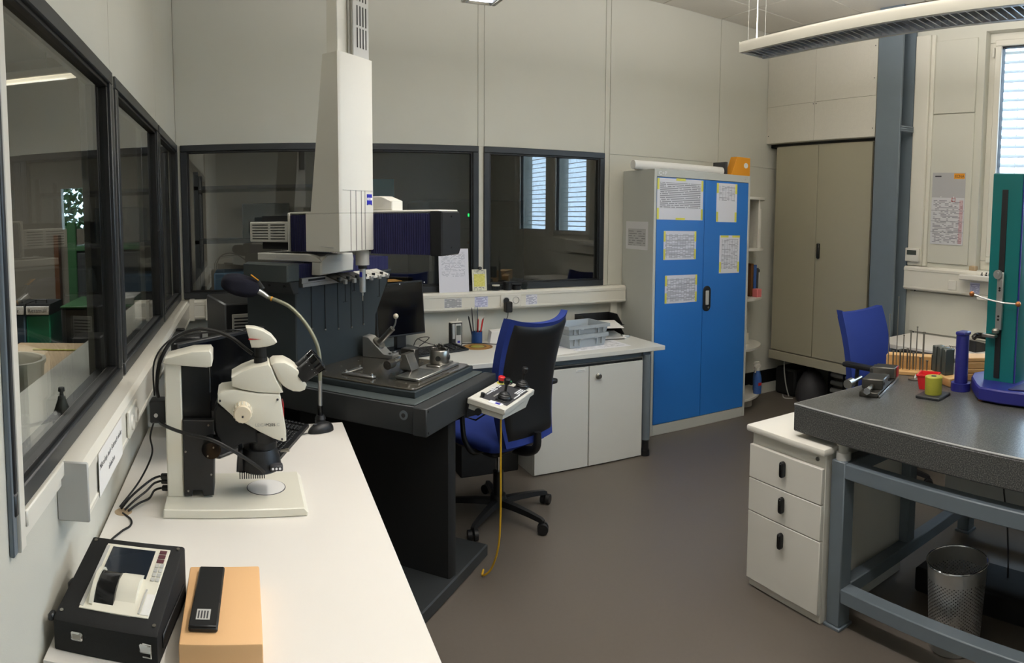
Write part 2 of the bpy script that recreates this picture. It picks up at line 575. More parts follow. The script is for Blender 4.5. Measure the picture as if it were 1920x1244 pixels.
struct(B().box((-.521, -2.6, 0), (4.95, -2.5, ZC)), 'wall_front', 'wall', label='off white wall behind the viewer')
# ---- hall beyond the glazing
wh = B()
wh.box((-5.0, 6.6, 0), (-1.81, 6.7, ZC)).box((-1.52, 6.6, 0), (1.27, 6.7, ZC)).box((1.52, 6.6, 0), (4.95, 6.7, ZC))
wh.box((-1.81, 6.6, 0), (-1.52, 6.7, 1.552)).box((-1.81, 6.6, 1.965), (-1.52, 6.7, ZC))
wh.box((1.27, 6.6, 0), (1.52, 6.7, 1.78)).box((1.27, 6.6, 1.98), (1.52, 6.7, ZC))
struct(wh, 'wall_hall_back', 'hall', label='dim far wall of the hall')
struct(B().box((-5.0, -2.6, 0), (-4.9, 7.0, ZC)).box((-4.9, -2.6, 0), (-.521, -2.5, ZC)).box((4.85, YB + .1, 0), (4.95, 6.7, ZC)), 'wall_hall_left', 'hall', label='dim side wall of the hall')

def window(name, M, W, z0, z1, label, fw=.042, frame='frame', glass='glass', depth=.07, proud=.014):
    """glazed frame: local x along the wall, -y into the room"""
    w = thing(name, label, None, M.translation, M.to_euler().z, frame='local', kind='structure')
    b = B()
    for a, c in (((0, z0), (W, z0 + fw)), ((0, z1 - fw), (W, z1)), ((0, z0 + fw), (fw, z1 - fw)), ((W - fw, z0 + fw), (W, z1 - fw))):
        b.box((a[0], -proud, a[1]), (c[0], depth, c[1]), .003)
    b.obj('window_frame', frame, w)
    b = B()
    g = fw - .004
    e = .016
    for a, c in (((g, z0 + g), (W - g, z0 + g + e)), ((g, z1 - g - e), (W - g, z1 - g)), ((g, z0 + g + e), (g + e, z1 - g - e)), ((W - g - e, z0 + g + e), (W - g, z1 - g - e))):
        b.box((a[0], -.004, a[1]), (c[0], .03, c[1]), .002)
    b.obj('glazing_bead', 'seal' if frame == 'frame' else frame, w)
    B().box((fw, .012, z0 + fw), (W - fw, .018, z1 - fw)).obj('pane', glass, w)
    return w
ML = lambda y: Matrix.Translation((XL, y, 0)) @ Matrix.Rotation(PI / 2, 4, 'Z')
window('window_1', ML(1.10), 2.172 - 1.10, 1.08, 2.087, 'wide dark framed window in the left wall nearest the viewer', glass='glass_clear')
window('window_2', ML(2.228), 3.362 - 2.228, 1.08, 2.087, 'middle dark framed window of the left wall', glass='glass_clear')
window('window_3', ML(3.40), 4.355 - 3.40, 1.08, 2.087, 'dark framed window of the left wall beside the corner', glass='glass_clear')
window('window_4', Matrix.Translation((-.392, YB, 0)), 1.0, 1.085, 2.085, 'dark framed window behind the measuring machine next to the corner')
window('window_5', Matrix.Translation((.608, YB, 0)), .992, 1.085, 2.082, 'dark framed window behind the bellows arm and sheet of paper')
window('window_6', Matrix.Translation((1.638, YB, 0)), .964, 1.085, 2.082, 'dark framed window beside the blue cabinet mirroring the blinds')
# sill strips on the hall side of the left windows
struct(B().box((XL - .26, 1.12, 1.075), (XL - .03, 4.35, 1.092), .002), 'trim_1', 'plastic_white', label='pale inner sill strip along the left windows')
t2 = struct(B().box((XL, 1.112, 1.01), (XL + .016, 1.142, ZC), .002), 'trim_2', 'plastic_white', label='white vertical cover strip at the near end of the left window')
B().box((XL, 1.09, 1.01), (XL + .010, 1.112, ZC), .002).obj('seal_strip', 'standgrey', t2)
struct(B().box((XL, 1.142, 1.045), (XL + .02, 1.415, 1.078), .003).box((XL, 1.142, 1.02), (XL + .012, 1.415, 1.045), .003), 'trim_3', 'plastic_white', label='white ledge under the near window between cover strip and trunking')
# wall seams of the silver posts between windows
for n, y in ((4, 2.2), (5, 3.381)):
    struct(B().box((XL, y - .012, 1.085), (XL + .008, y + .012, 2.085), .002), 'trim_%d' % n, 'alu', label='silver post between two left windows, %s' % ('the nearer one' if n == 4 else 'the farther one'))

def outer_window(name, y0, y1, label, tilt):
    W = y1 - y0
    M = Matrix.Translation((XR + .07, y1, 0)) @ Matrix.Rotation(-PI / 2, 4, 'Z')
    w = window(name, M, W, 1.30, 3.04, label, fw=.07, frame='plastic_white', glass='outglass', depth=.08, proud=.0)
    b = B()
    for x0, x1 in ((.055, W / 2 + .02), (W / 2 - .02, W - .055)) if W > 1.2 else ((.055, W - .055),):
        for a, c in (((x0, 1.355), (x1, 1.40)), ((x0, 2.94), (x1, 2.985)), ((x0, 1.40), (x0 + .05, 2.94)), ((x1 - .05, 1.40), (x1, 2.94))):
            b.box((a[0], -.022, a[1]), (c[0], .05, c[1]), .004)
    b.obj('sash', 'plastic_white', w)
    b = B()
    b.box((.10, -.004, 1.40), (.107, .045, 2.94)).box((W - .107, -.004, 1.40), (W - .10, .045, 2.94)).box((.10, -.004, 2.933), (W - .10, .045, 2.94)).box((.10, -.004, 1.40), (W - .10, .045, 1.407))
    b.obj('sash_seal', 'seal', w)
    B().box((.035, -.03, 2.86), (.05, -.0, 2.93), .003).obj('hinge', 'plastic_white', w)
    sm = None
    for k in range(23):
        z = 1.40 + .0705 * k
        if sm is None:
            o = B().prism([(-.036, -.006), (-.014, .001), (.014, .001), (.036, -.006), (.036, -.0045), (.014, .0025), (-.014, .0025), (-.036, -.0045)], 'x', .0, W - .02, 0, Matrix.Rotation(R_(tilt), 4, 'X')).obj('slat', 'slat', w)
            sm = o.data
        else:
            o = bpy.data.objects.new('slat', sm); col.objects.link(o); o.parent = w
        o.location = (.01, .19, z)
    for x in (.16, W - .16):
        B().cyl((x, .19, 1.36), (x, .19, 3.0), .0016, seg=6).obj('ladder_cord', 'seal', w)
    return w
outer_window('window_7', *WINS[0], 'white framed outer window with horizontal blinds behind the teal gauge', 34)
outer_window('window_8', *WINS[1], 'second white framed outer window along the right wall', 8)
outer_window('window_9', *WINS[2], 'third white framed outer window along the right wall', 8)

# white duct casings by the steel column
struct(B().box((XR - .04, 2.735, 1.30), (XR, 2.862, 3.05), .004), 'trim_6', 'plastic_white', label='white vertical casing beside the steel column')
struct(B().box((XR - .022, 2.70, 1.30), (XR, 2.735, 3.05), .004), 'trim_7', 'plastic_white', label='narrow white casing strip left of the calendar')
struct(B().box((XR - .16, 1.0, 1.232), (XR + .02, 2.335, 1.268), .006), 'trim_8', 'white', label='white window sill board above the right trunking')
struct(B().box((4.0, YB - .012, 0), (4.28, YB, .10), .002), 'baseboard_back', 'white', label='white skirting board in the back right corner')
struct(B().box((3.75, YB - .008, .10), (4.80, YB, .22), .002), 'baseboard_back_upper', 'seal', label='dark base strip on the back wall under the hung cabinet')

# steel column, a rolled H section standing in the corner of the niche
c = thing('steel_column', 'blue grey steel H column between hung cabinet and window wall', 'column', (4.36, 3.03, 0))
B().box((4.26, 2.915, 0), (4.285, 3.145, ZC), .004).obj('flange', 'bluegrey', c)
B().box((4.285, 3.02, 0), (4.46, 3.04, ZC)).obj('web', 'bluegrey', c)
B().box((4.375, 2.875, 0), (4.395, 3.145, ZC), .004).obj('flange', 'bluegrey', c)
k = B()
for z in (2.33, 2.345, 2.36):
    k.tube([(4.28, 2.93, z), (4.27, 2.90, z - .004), (4.30, 2.87, z - .006), (4.36, 2.86, z - .004)], .008, 8, 4)
k.obj('cable_loop', 'bluegrey', c)

# cable trunking ------------------------------------------------------------
def trunk(name, M, L, z0, z1, d, label, mat_='plastic_white'):
    t = thing(name, label, 'trunking', M.translation, M.to_euler().z, frame='local')
    B().prism([(0, z0), (-d + .012, z0), (-d, z0 + .012), (-d, z0 + .022), (-d + .004, z0 + .024), (-d + .004, z1 - .034), (-d, z1 - .032), (-d, z1 - .014), (-d + .014, z1), (0, z1)], 'x', 0, L).obj('body', mat_, t)
    INV[t] = M.inverted()          # further parts are given in world coordinates
    return t
tb = trunk('cable_trunking', Matrix.Translation((XL + .07, YB - .002, 0)), 2.765 - XL - .07, .955, 1.084, .075, 'long white cable trunking under the back windows')
tl = trunk('cable_trunking', Matrix.Translation((XL, 1.405, 0)) @ Matrix.Rotation(PI / 2, 4, 'Z'), YB - .02 - 1.405, .945, 1.076, .072, 'long white cable trunking under the left windows')
B().box((XL, 1.399, .943), (XL + .074, 1.406, 1.078), .003).obj('end_cap', 'skin_grey', tl)
B().box((XL + .066, YB - .085, .95), (XL + .10, YB - .002, 1.088), .003).obj('corner_cover', 'plastic_white', tb)
B().box((XL + .17, YB - .082, .952), (XL + .195, YB - .002, 1.087), .003).obj('joint_cover', 'plastic_white', tb)
tr = trunk('cable_trunking', Matrix.Translation((XR, 2.865, 0)) @ Matrix.Rotation(-PI / 2, 4, 'Z'), 2.4, 1.115, 1.295, .075, 'deep white cable trunking under the outer window')
B().box((XR - .078, 2.395, 1.142), (XR - .06, 2.465, 1.215), .004).obj('switch', 'white', tr)
B().box((2.66, YB - .03, 0.0), (2.72, YB - .002, .955), .004).obj('drop_duct', 'plastic_white', tb)
B().box((1.59, YB - .008, .0), (1.645, YB - .002, .955), .002).obj('drop_cover', 'plastic_white', tb)
B().tube([(XR - .006, 2.80, .0), (XR - .006, 2.80, 1.115)], .006, 8).obj('drop_cable', 'ink', tr)
# ================================================================ luminaires
def luminaire(name, x0, x1, y0, y1, z, label, lit=True):
    L = y1 - y0
    t = thing(name, label, 'ceiling lamp', ((x0 + x1) / 2, (y0 + y1) / 2, z), frame='local')
    w = (x1 - x0) / 2
    B().prism([(-w, .0), (-w, .045), (-w + .012, .066), (w - .012, .066), (w, .045), (w, 0), (w - .018, 0), (w - .018, .05), (-w + .018, .05), (-w + .018, 0)], 'y', -L / 2, L / 2).obj('housing', 'cmmwhite', t)
    B().box((-w, -L / 2 - .006, 0), (w, -L / 2, .064), .002).obj('end_plate', 'cmmwhite', t)
    B().box((-w, L / 2, 0), (w, L / 2 + .006, .064), .002).obj('end_plate', 'cmmwhite', t)
    wi = w - .02
    for s in (-1, 1):
        B().prism([(s * wi, .0), (s * (wi - .006), .0), (s * (wi - .028), .034), (s * (wi - .022), .034)], 'y', -L / 2, L / 2).obj('reflector', 'louvre', t)
    bm_ = None
    n = int(L / .046)
    for k in range(n):
        if bm_ is None:
            o = B().prism([(-.0035, .002), (.0035, .002), (.0012, .030), (-.0012, .030)], 'x', -wi + .006, wi - .006).obj('louvre_blade', 'louvre', t)
            bm_ = o.data
            # prism along x: (y, z) profile
        else:
            o = bpy.data.objects.new('louvre_blade', bm_); col.objects.link(o); o.parent = t
        o.location = (0, -L / 2 + .03 + k * (L - .06) / (n - 1), 0)
    nseg = max(1, round(L / 1.5))
    for k in range(nseg):
        a, b_ = -L / 2 + L * k / nseg + .03, -L / 2 + L * (k + 1) / nseg - .03
        B().cyl((0, a, .041), (0, b_, .041), .008, seg=10).obj('tube', 'tube' if lit else 'tube_off', t)
    for yy in (-L / 2 + .03, L / 2 - .03):
        B().cyl((0, yy, .06), (0, yy, ZC - z), .0035, seg=8).obj('hanger', 'white', t)
        for s in (-1, 1):
            B().tube([(s * .07, yy, .06), (s * .07, yy, .40)], .0008, 5).obj('wire', 'alu', t)
    for k in range(nseg):
        ld = bpy.data.lights.new('lamp_light', 'AREA')
        ld.shape = 'RECTANGLE'
        ld.size, ld.size_y = 2 * wi - .03, L / nseg - .08
        ld.energy = LAMP_W
        ld.color = LAMP_C
        if lit:
            lo = bpy.data.objects.new('lamp_light', ld)
            col.objects.link(lo)
            lo.parent = t
            lo.location = (0, -L / 2 + L * (k + .5) / nseg, .033)
        # uplight added above the closed housing to brighten the ceiling, unlit lamp too
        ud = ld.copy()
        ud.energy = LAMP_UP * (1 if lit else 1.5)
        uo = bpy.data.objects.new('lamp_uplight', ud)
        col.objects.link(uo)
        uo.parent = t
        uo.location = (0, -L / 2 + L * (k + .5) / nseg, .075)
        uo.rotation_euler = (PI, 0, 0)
    return t
luminaire('pendant_luminaire', 2.73, 2.95, .05, 3.04, 2.60, 'long white louvred luminaire hanging over the granite table', lit=False)
luminaire('pendant_luminaire', 1.03, 1.20, .05, 3.05, 2.60, 'louvred luminaire whose far end shows above the measuring machine')
# the hall's own lamp
hl = thing('hall_luminaire', 'bright tube lamp in the hall seen through the near window', 'ceiling lamp', (-1.9, 4.5, 2.60), frame='local')
B().box((-.86, -.05, .02), (.86, .05, .07), .006).obj('housing', 'white', hl)
B().box((-.85, -.04, 0), (.80, .04, .022), .006).obj('diffuser', mat('hall_diffuser', (250, 244, 226), .5, emit=(255, 240, 214), estr=1.6), hl)
hd_ = bpy.data.lights.new('lamp_light', 'AREA')
hd_.shape = 'RECTANGLE'
hd_.size, hd_.size_y, hd_.energy, hd_.color = 1.5, .07, 70.0, LAMP_C
ho_ = bpy.data.objects.new('lamp_light', hd_)
col.objects.link(ho_)
ho_.parent = hl
ho_.location = (0, 0, -.004)
for x in (-.6, .6):
    B().cyl((x, 0, .06), (x, 0, ZC - 2.60), .004, seg=6).obj('hanger', 'white', hl)

# ================================================================ the hall's contents
ht = thing('work_table', 'tan topped work table in the hall beyond the near window', 'table', (-1.1, 3.4, 0))
B().box((-1.62, 2.0, .715), (-.62, 4.62, .75), .004).obj('table_top', 'tan', ht)
for x in (-1.55, -.7):
    for y in (2.1, 4.5):
        B().box((x - .025, y - .025, 0), (x + .025, y + .025, .715)).obj('leg', 'anth', ht)
for nm, x0, x1, mt_, tx, lb in (('waste_bin', -1.79, -1.605, 'bin_blue', 'Papier', 'slate blue waste bin lettered Papier in the hall'), ('waste_bin', -1.595, -1.41, 'bin_green', 'Restmüll', 'green waste bin lettered Restmüll in the hall')):
    t = thing(nm, lb, 'bin', ((x0 + x1) / 2, 4.85, 0))
    B().box((x0, 4.70, 0), (x1, 5.05, .94), .01).obj('body', mt_, t)
    B().prism([(4.69, .94), (5.05, .94), (5.05, 1.02), (4.72, 1.02)], 'x', x0, x1).obj('lid', 'seal', t)
    B().box((x0 + .006, 4.688, .946), (x1 - .006, 4.705, 1.006), .002).obj('label_plate', 'paper', t)
    text(tx, .042, 'ink', basis(((x0 + x1) / 2, 4.686, .962), (1, 0, 0), (0, 0, 1)), t, align='CENTER')
    B().tube([(x0 + .05, 4.80, 1.02), (x0 + .05, 4.80, 1.045), (x1 - .05, 4.80, 1.045), (x1 - .05, 4.80, 1.02)], .005, 6).obj('handle', 'seal', t)
b = B()
b.lathe([(.0, .0), (.105, .0), (.135, .34), (.142, .35), (.142, .362), (.128, .362), (.10, .01), (0, .01)], (-.865, 2.32, .75))
solo(b, 'bucket', 'cream', 'cream plastic bucket on the tan table in the hall', 'bucket')
t = thing('oil_can', 'small dark grey plastic dosing bottle on the inner window sill', 'bottle', (-.47, 1.66, 1.092))
B().lathe([(0, 0), (.026, 0), (.027, .012), (.011, .055), (.010, .062), (0, .062)], (-.475, 1.66, 1.092), 18).obj('body', 'lcd', t)
B().lathe([(0, .062), (.006, .062), (.005, .074), (.009, .076), (.008, .086), (0, .086)], (-.475, 1.66, 1.092), 14).obj('cap', 'ink', t)
solo(B().box((-1.43, 4.32, .75), (-.98, 4.335, .762), .004), 'steel_rule', 'olive', 'narrow rule lying on the far edge of the tan table', 'ruler')
t = thing('hall_cabinet', 'dark steel workshop cabinet with a red edge in the hall', 'cabinet', (-1.1, 5.15, 0))
B().box((-1.34, 4.75, 0), (-.62, 5.4, .98), .01).obj('body', 'anth', t)
B().box((-1.34, 4.74, .985), (-.62, 5.4, 1.0), .004).obj('top', 'darkgreen', t)
B().box((-1.1, 4.8, 1.0), (-.8, 5.2, 1.05), .004).obj('tray', 'skin_grey', t)
t = thing('machine_tool', 'dark green machine frame standing deep in the hall', 'machine', (-1.3, 6.0, 0))
B().box((-1.5, 5.7, 0), (-.7, 6.3, 1.36), .02).obj('body', 'anth', t)
B().box((-1.50, 5.69, 1.36), (-.7, 6.3, 1.41), .01).obj('top_rail', 'darkgreen', t)
B().box((-1.52, 5.68, .0), (-1.44, 5.74, 1.62), .01).obj('post', 'darkgreen', t)
B().box((-1.30, 5.684, 1.365), (-1.12, 5.69, 1.40)).obj('type_plate', 'paper', t)
solo(B().box((-1.88, 6.5, .2), (-1.83, 6.6, 1.50), .004), 'door_frame', 'brown', 'brown timber post on the far wall of the hall', 'post')
struct(B().box((-1.81, 6.62, 1.552), (-1.52, 6.64, 1.965)), 'window_10', 'outglass', label='small far hall window onto green shrubs')
struct(B().box((1.27, 6.62, 1.78), (1.52, 6.64, 1.98)), 'window_11', 'teal_glass', label='small turquoise far hall window')
# things seen dimly behind the back windows
t = thing('control_cabinet', 'tall dark machine cabinet with green light behind the back window', 'cabinet', (1.95, 6.0, 0))
B().box((1.60, 5.6, 0), (2.5, 6.4, 1.75), .02).obj('body', 'anth', t)
B().box((1.95, 5.596, 1.60), (1.99, 5.602, 1.625)).obj('indicator', 'led', t)
B().box((1.68, 5.594, .9), (2.40, 5.60, 1.5), .004).obj('door', 'slate', t)
t = thing('storage_rack', 'dim grey storage rack behind the back window by the corner', 'rack', (.2, 5.9, 0))
for z in (.4, .9, 1.4, 1.85):
    B().box((-.4, 5.6, z), (.9, 6.2, z + .03)).obj('shelf_board', 'anth', t)
for x in (-.4, .86):
    for y in (5.6, 6.16):
        B().box((x, y, 0), (x + .04, y + .04, 2.0)).obj('post', 'anth', t)
for k, (x, z, w, h, m_) in enumerate(((-.3, .43, .3, .25, 'slate2'), (.2, .43, .4, .3, 'brown'), (-.25, .93, .5, .22, 'bin_blue'), (.45, .93, .3, .28, 'slate2'), (.0, 1.43, .4, .3, 'slate'))):
    solo(B().box((x, 5.65, z + .001), (x + w, 6.1, z + h), .01), 'storage_box', m_, ('grey box low on the dim hall rack, left end', 'brown carton low on the dim hall rack', 'slate blue box on the middle shelf of the hall rack', 'grey box on the middle shelf of the hall rack, right end', 'dark grey box on the upper shelf of the hall rack')[k], 'box', 'boxes on the hall rack')
# outdoors
struct(B().box((4.95, -14, -.3), (40, 16, -.2)).box((-6, 6.8, -.3), (4.9, 14, -.2)), 'ground_outside', 'pave', label='paved yard outside the windows')
t = thing('office_building', 'pale rendered building across the yard outside the blinds', 'building', (17, 2, -.2))
B().box((15, -9, -.2), (20, 10, 2.4)).obj('wall', 'render_out', t)
B().box((14.8, -9.2, 2.4), (20.2, 10.2, 2.65)).obj('roof_edge', 'bluegrey', t)
for y in range(-8, 10, 2):
    f = B().box((14.95, y, .7), (15.02, y + 1.2, 1.9)).obj('window', 'plastic_white', t)
    B().box((14.93, y + .08, .78), (14.96, y + 1.12, 1.82)).obj('pane', 'darklcd', f)
rnd = random.Random(3)
for n, (x, y) in enumerate(((-2.2, 8.35),)):
    b = B()
    for k in range(1500):
        a, r, z = rnd.uniform(0, 2 * PI), rnd.uniform(0, .68), rnd.uniform(.2, 2.5)
        p = Vector((x + r * math.cos(a), y + r * math.sin(a), z))
        q = Euler((rnd.uniform(-1, 1), rnd.uniform(-1, 1), rnd.uniform(0, 6))).to_matrix()
        v = [b.bm.verts.new(p + q @ Vector(c_)) for c_ in ((-.07, 0, 0), (0, -.035, 0), (.07, 0, .01), (0, .035, 0))]
        b.bm.faces.new(v)
    sh = thing('shrub', 'leafy green shrub outside the small far hall window', 'shrub', (x, y, -.2))
    o = b.obj('foliage', 'leaf', sh, kind='stuff')
    B().cyl((x, y, -.2), (x, y, .9), .03, .015, 8).obj('stem', 'brown', sh)
# ================================================================ coordinate measuring machine (authored in its own axes u, w, z)
base = UW @ Vector((2.5, 1.7, 0))
mm = thing('measuring_machine', 'slate grey coordinate measuring machine with white column and navy bellows arm', 'measuring machine', base, PI / 4, frame=UW)
B().prism([(2.13, 1.25), (2.80, 1.25), (2.80, 2.10), (2.26, 2.10), (2.26, 1.50), (2.13, 1.42)], 'z', 0, .06, .006).obj('foot_plate', 'anth', mm)
b = B()
b.prism([(2.445, 1.275), (2.452, 1.268), (2.49, 1.262), (2.515, 1.275), (2.515, 2.08), (2.445, 2.08)], 'z', .06, .745).obj('pedestal', 'blackmatte', mm)
B().box((2.50, 1.45, .06), (2.74, 1.95, .74), .006).obj('pedestal_core', 'blackmatte', mm)
lb_ = B().box((2.24, 1.313, .74), (2.89, 2.22, .853), .004).obj('table_case', 'anth', mm)
B().cyl((2.236, 1.365, .812), (2.243, 1.365, .812), .019, seg=20).obj('grommet', 'standgrey', lb_)
B().cyl((2.234, 1.365, .812), (2.239, 1.365, .812), .009, seg=16).obj('plug', 'black', lb_)
rl = B().box((2.215, 1.248, .745), (2.89, 1.311, .858), .004).obj('front_rail', 'anth', mm)
for z in (.76, .845):
    B().cyl((2.23, 1.245, z), (2.23, 1.25, z), .004, seg=8).obj('screw', 'black', rl)
b = B()
b.prism([(2.245, 1.318), (2.885, 1.318), (2.885, 2.2), (2.245, 2.2)], 'z', .853, .860, .003)
b.obj('table_ledge', 'slate2', mm)
B().prism([(2.318, 1.36), (2.868, 1.36), (2.868, 1.97), (2.318, 1.97)], 'z', .858, .888, .004).obj('table_plate_side', 'slate', mm)
tp = B()
r = .018
tp.prism([(2.326 + r, 1.368), (2.86 - r, 1.368), (2.86, 1.368 + r), (2.86, 1.955), (2.326, 1.955), (2.326, 1.368 + r)], 'z', .886, .896, .003)
tpo = tp.obj('table_plate', 'granite_top', mm)
for u in (2.40, 2.52, 2.66, 2.80):
    for w in (1.45, 1.60, 1.75, 1.88):
        B().cyl((u, w, .895), (u, w, .8966), .004, seg=8).obj('threaded_insert', 'steel', tpo)
# upright body
body = B().prism([(2.278, .855), (2.92, .855), (2.915, .94), (2.925, 1.087), (3.085, 1.315), (2.278, 1.315)], 'y', 1.95, 2.26, .005).obj('upright', 'slate', mm)
for u, z0 in ((2.388, 1.084), (2.49, 1.066), (2.591, 1.056), (2.70, 1.048), (2.805, 1.049)):
    B().box((u - .0028, 1.9475, z0), (u + .0028, 1.951, 1.285), .0008).obj('groove', 'black', body)
    B().cyl((u, 1.945, z0 + .003), (u, 1.951, z0 + .003), .005, seg=8).obj('groove_end', 'steel', body)
cap = B()
cap.prism([(2.20, 1.318), (2.283, 1.318), (2.283, 1.398), (2.232, 1.402), (2.20, 1.392)], 'y', 1.928, 2.205, .006)
cap.obj('guide_end_cap', 'slate2', mm)
B().prism([(2.245, 1.262), (2.278, 1.262), (2.278, 1.32), (2.215, 1.32)], 'y', 1.93, 2.16, .004).obj('guide_end_bracket', 'anth', mm)
for w in (1.97, 2.06):
    B().cyl((2.222, w, 1.298), (2.235, w, 1.296), .006, seg=8).obj('bolt', 'black', mm)
def bellows(name, axis, lo, hi, ca, cb, n, amp):
    """pleated cover: (ca, cb) corner pairs of the section"""
    b = B()
    for k in range(n):
        t0, t1, t2 = lo + (hi - lo) * k / n, lo + (hi - lo) * (k + .5) / n, lo + (hi - lo) * (k + 1) / n
        rings = []
        for t, e in ((t0, 0), (t1, amp), (t2, 0)):
            (a0, z0), (a1, z1) = (ca[0] - e, ca[1] - e * .3), (cb[0] + e, cb[1] + e * .3)
            pts = [(a0, z0), (a1, z0), (a1, z1), (a0, z1)]
            rings.append([b.bm.verts.new((t, p, q) if axis == 'u' else (p, t, q)) for p, q in pts])
        for A_, C_ in zip(rings, rings[1:]):
            for i in range(4):
                b.bm.faces.new((A_[i], A_[(i + 1) % 4], C_[(i + 1) % 4], C_[i]))
    bmesh.ops.remove_doubles(b.bm, verts=b.bm.verts, dist=1e-5)
    return b.obj(name, 'navy', mm, angle=20)
bellows('guide_bellows', 'u', 2.283, 2.42, (1.965, 1.318), (2.2, 1.388), 10, .004)
bellows('guide_bellows', 'u', 2.64, 3.07, (1.965, 1.318), (2.2, 1.388), 30, .004)
B().prism([(2.4, 1.336), (2.657, 1.342), (2.662, 1.40), (2.655, 1.428), (2.45, 1.43), (2.405, 1.40)], 'y', 1.90, 1.96, .006).obj('carriage_front', 'cmmwhite', mm)
B().prism([(1.90, 1.398), (1.93, 1.418), (1.975, 1.432), (2.30, 1.432), (2.30, 1.395), (1.90, 1.395)], 'x', 2.4, 2.655, .004).obj('carriage_top', 'cmmwhite', mm)
# cantilever arm along w
B().box((2.44, 1.30, 1.45), (2.57, 2.30, 1.612)).obj('arm_beam', 'black', mm)
bellows('arm_bellows', 'w', 1.345, 1.64, (2.425, 1.442), (2.575, 1.612), 26, .005)
bellows('arm_bellows', 'w', 1.80, 2.10, (2.425, 1.442), (2.575, 1.612), 22, .005)
b = B()
b.prism([(2.418, 1.438), (2.575, 1.438), (2.59, 1.46), (2.59, 1.60), (2.578, 1.622), (2.418, 1.622)], 'y', 1.285, 1.345, .006).obj('arm_end_cap', 'black', mm)
for w, z in ((2.50, 1.60), (2.50, 1.47)):
    B().cyl((w, 1.282, z), (w, 1.287, z), .004, seg=8).obj('screw', 'seal', mm)
B().box((2.425, 1.30, 1.618), (2.59, 2.11, 1.628), .003).obj('arm_cover', 'cmmwhite', mm)
B().box((2.415, 2.10, 1.44), (2.585, 2.112, 1.626), .003).obj('arm_rear_plate', 'cmmwhite', mm)
B().box((2.588, 1.30, 1.44), (2.594, 1.36, 1.60), .002).obj('arm_side_strip', 'cmmwhite', mm)
B().prism([(1.545, 1.628), (1.70, 1.628), (1.70, 1.69), (1.60, 1.69), (1.545, 1.668)], 'x', 2.45, 2.54, .004).obj('arm_top_housing', 'cmmwhite', mm)
g = B().box((2.416, 2.112, 1.485), (2.43, 2.365, 1.584), .004).obj('grille_cover', 'cmmwhite', mm)
for k in range(6):
    z = 1.499 + .0135 * k
    for w0, w1 in ((2.13, 2.222), (2.24, 2.345)):
        B().box((2.4145, w0, z), (2.418, w1, z + .0042)).obj('vent_slot', 'seal', g)
B().box((2.43, 2.112, 1.49), (2.57, 2.35, 1.58), .004).obj('arm_counter_box', 'skin_grey', mm)
# white vertical column (Z axis)
b = B()
b.prism([(2.195, 1.62), (2.415, 1.62), (2.415, 1.81), (2.188, 1.81), (2.186, 1.658), (2.182, 1.63)], 'z', 1.458, 1.618, .003)
b.obj('column_lower', 'cmmwhite', mm)
b = B()
zs = [1.618, 1.712, 2.0, 2.262]
ws = [1.783, 1.772, 1.738, 1.708]
rings = []
for z, w in zip(zs, ws):
    rings.append([b.bm.verts.new(p + (z,)) for p in ((2.195, 1.62), (2.415, 1.62), (2.415, w), (2.188, w), (2.186, 1.658), (2.182, 1.63))])
for A_, C_ in zip(rings, rings[1:]):
    for i in range(6):
        b.bm.faces.new((A_[i], A_[(i + 1) % 6], C_[(i + 1) % 6], C_[i]))
b.bm.faces.new(rings[0][::-1]); b.bm.faces.new(rings[-1])
b.obj('column_upper', 'cmmwhite', mm)
for u in (2.249, 2.287, 2.326, 2.353):
    B().box((u - .0009, 1.6188, 1.462), (u + .0009, 1.6205, 1.711)).obj('column_groove', 'ink', mm)
B().box((2.196, 1.6188, 1.7105), (2.415, 1.6205, 1.7125)).obj('column_seam', 'skin_grey', mm)
B().prism([(1.70, 1.476), (1.66, 1.472), (1.66, 1.478), (1.735, 1.482)], 'x', 2.183, 2.19).obj('grip_recess', 'skin_grey', mm)
lg = B().prism([(2.368, 1.650), (2.378, 1.6535), (2.396, 1.6535), (2.405, 1.650), (2.405, 1.697), (2.368, 1.697)], 'y', 1.6182, 1.6206).obj('maker_badge', 'logo_blue', mm)
B().box((2.368, 1.6176, 1.671), (2.405, 1.6184, 1.682)).obj('badge_band', 'logo_white', lg)
text('ZEISS', .0105, 'logo_blue', Matrix.Translation((2.3695, 1.6174, 1.6728)) @ Matrix.Rotation(PI / 2, 4, 'X'), lg, extrude=.0002)
B().box((2.225, 1.66, 2.25), (2.30, 1.715, 2.95), .003).box((2.30, 1.63, 2.25), (2.40, 1.715, 2.95), .003).obj('column_post', 'cmmwhite', mm)
vp = B().box((2.288, 1.645, 2.25), (2.398, 1.652, 2.95)).box((2.288, 1.6242, 2.25), (2.402, 1.632, 2.95), .002).obj('vent_panel', 'skin_grey', mm)
for z0, z1 in ((2.30, 2.38), (2.39, 2.47), (2.49, 2.58), (2.60, 2.70)):
    for k in range(4):
        u = 2.313 + .021 * k
        B().box((u, 1.6225, z0), (u + .006, 1.6245, z1)).obj('vent_slot', 'seal', vp)
B().box((2.408, 1.633, 2.02), (2.424, 1.70, 2.20), .003).obj('cable_cover', 'black', mm)
pu, pw = 2.395, 1.665
B().lathe([(0, 0), (.030, 0), (.030, .055), (.026, .072), (0, .072)], (pu, pw, 1.392), 24).obj('ram', 'skin_grey', mm)
B().cyl((pu, pw, 1.376), (pu, pw, 1.392), .019).obj('probe_ring', 'black', mm)
B().lathe([(0, 0), (.003, .0), (.004, .012), (.0135, .016), (.0135, .118), (0, .118)], (pu, pw, 1.258), 20).obj('probe_head', 'alu', mm)
B().box((pu - .015, pw - .006, 1.34), (pu - .011, pw + .006, 1.362)).obj('probe_label', 'logo_blue', mm)
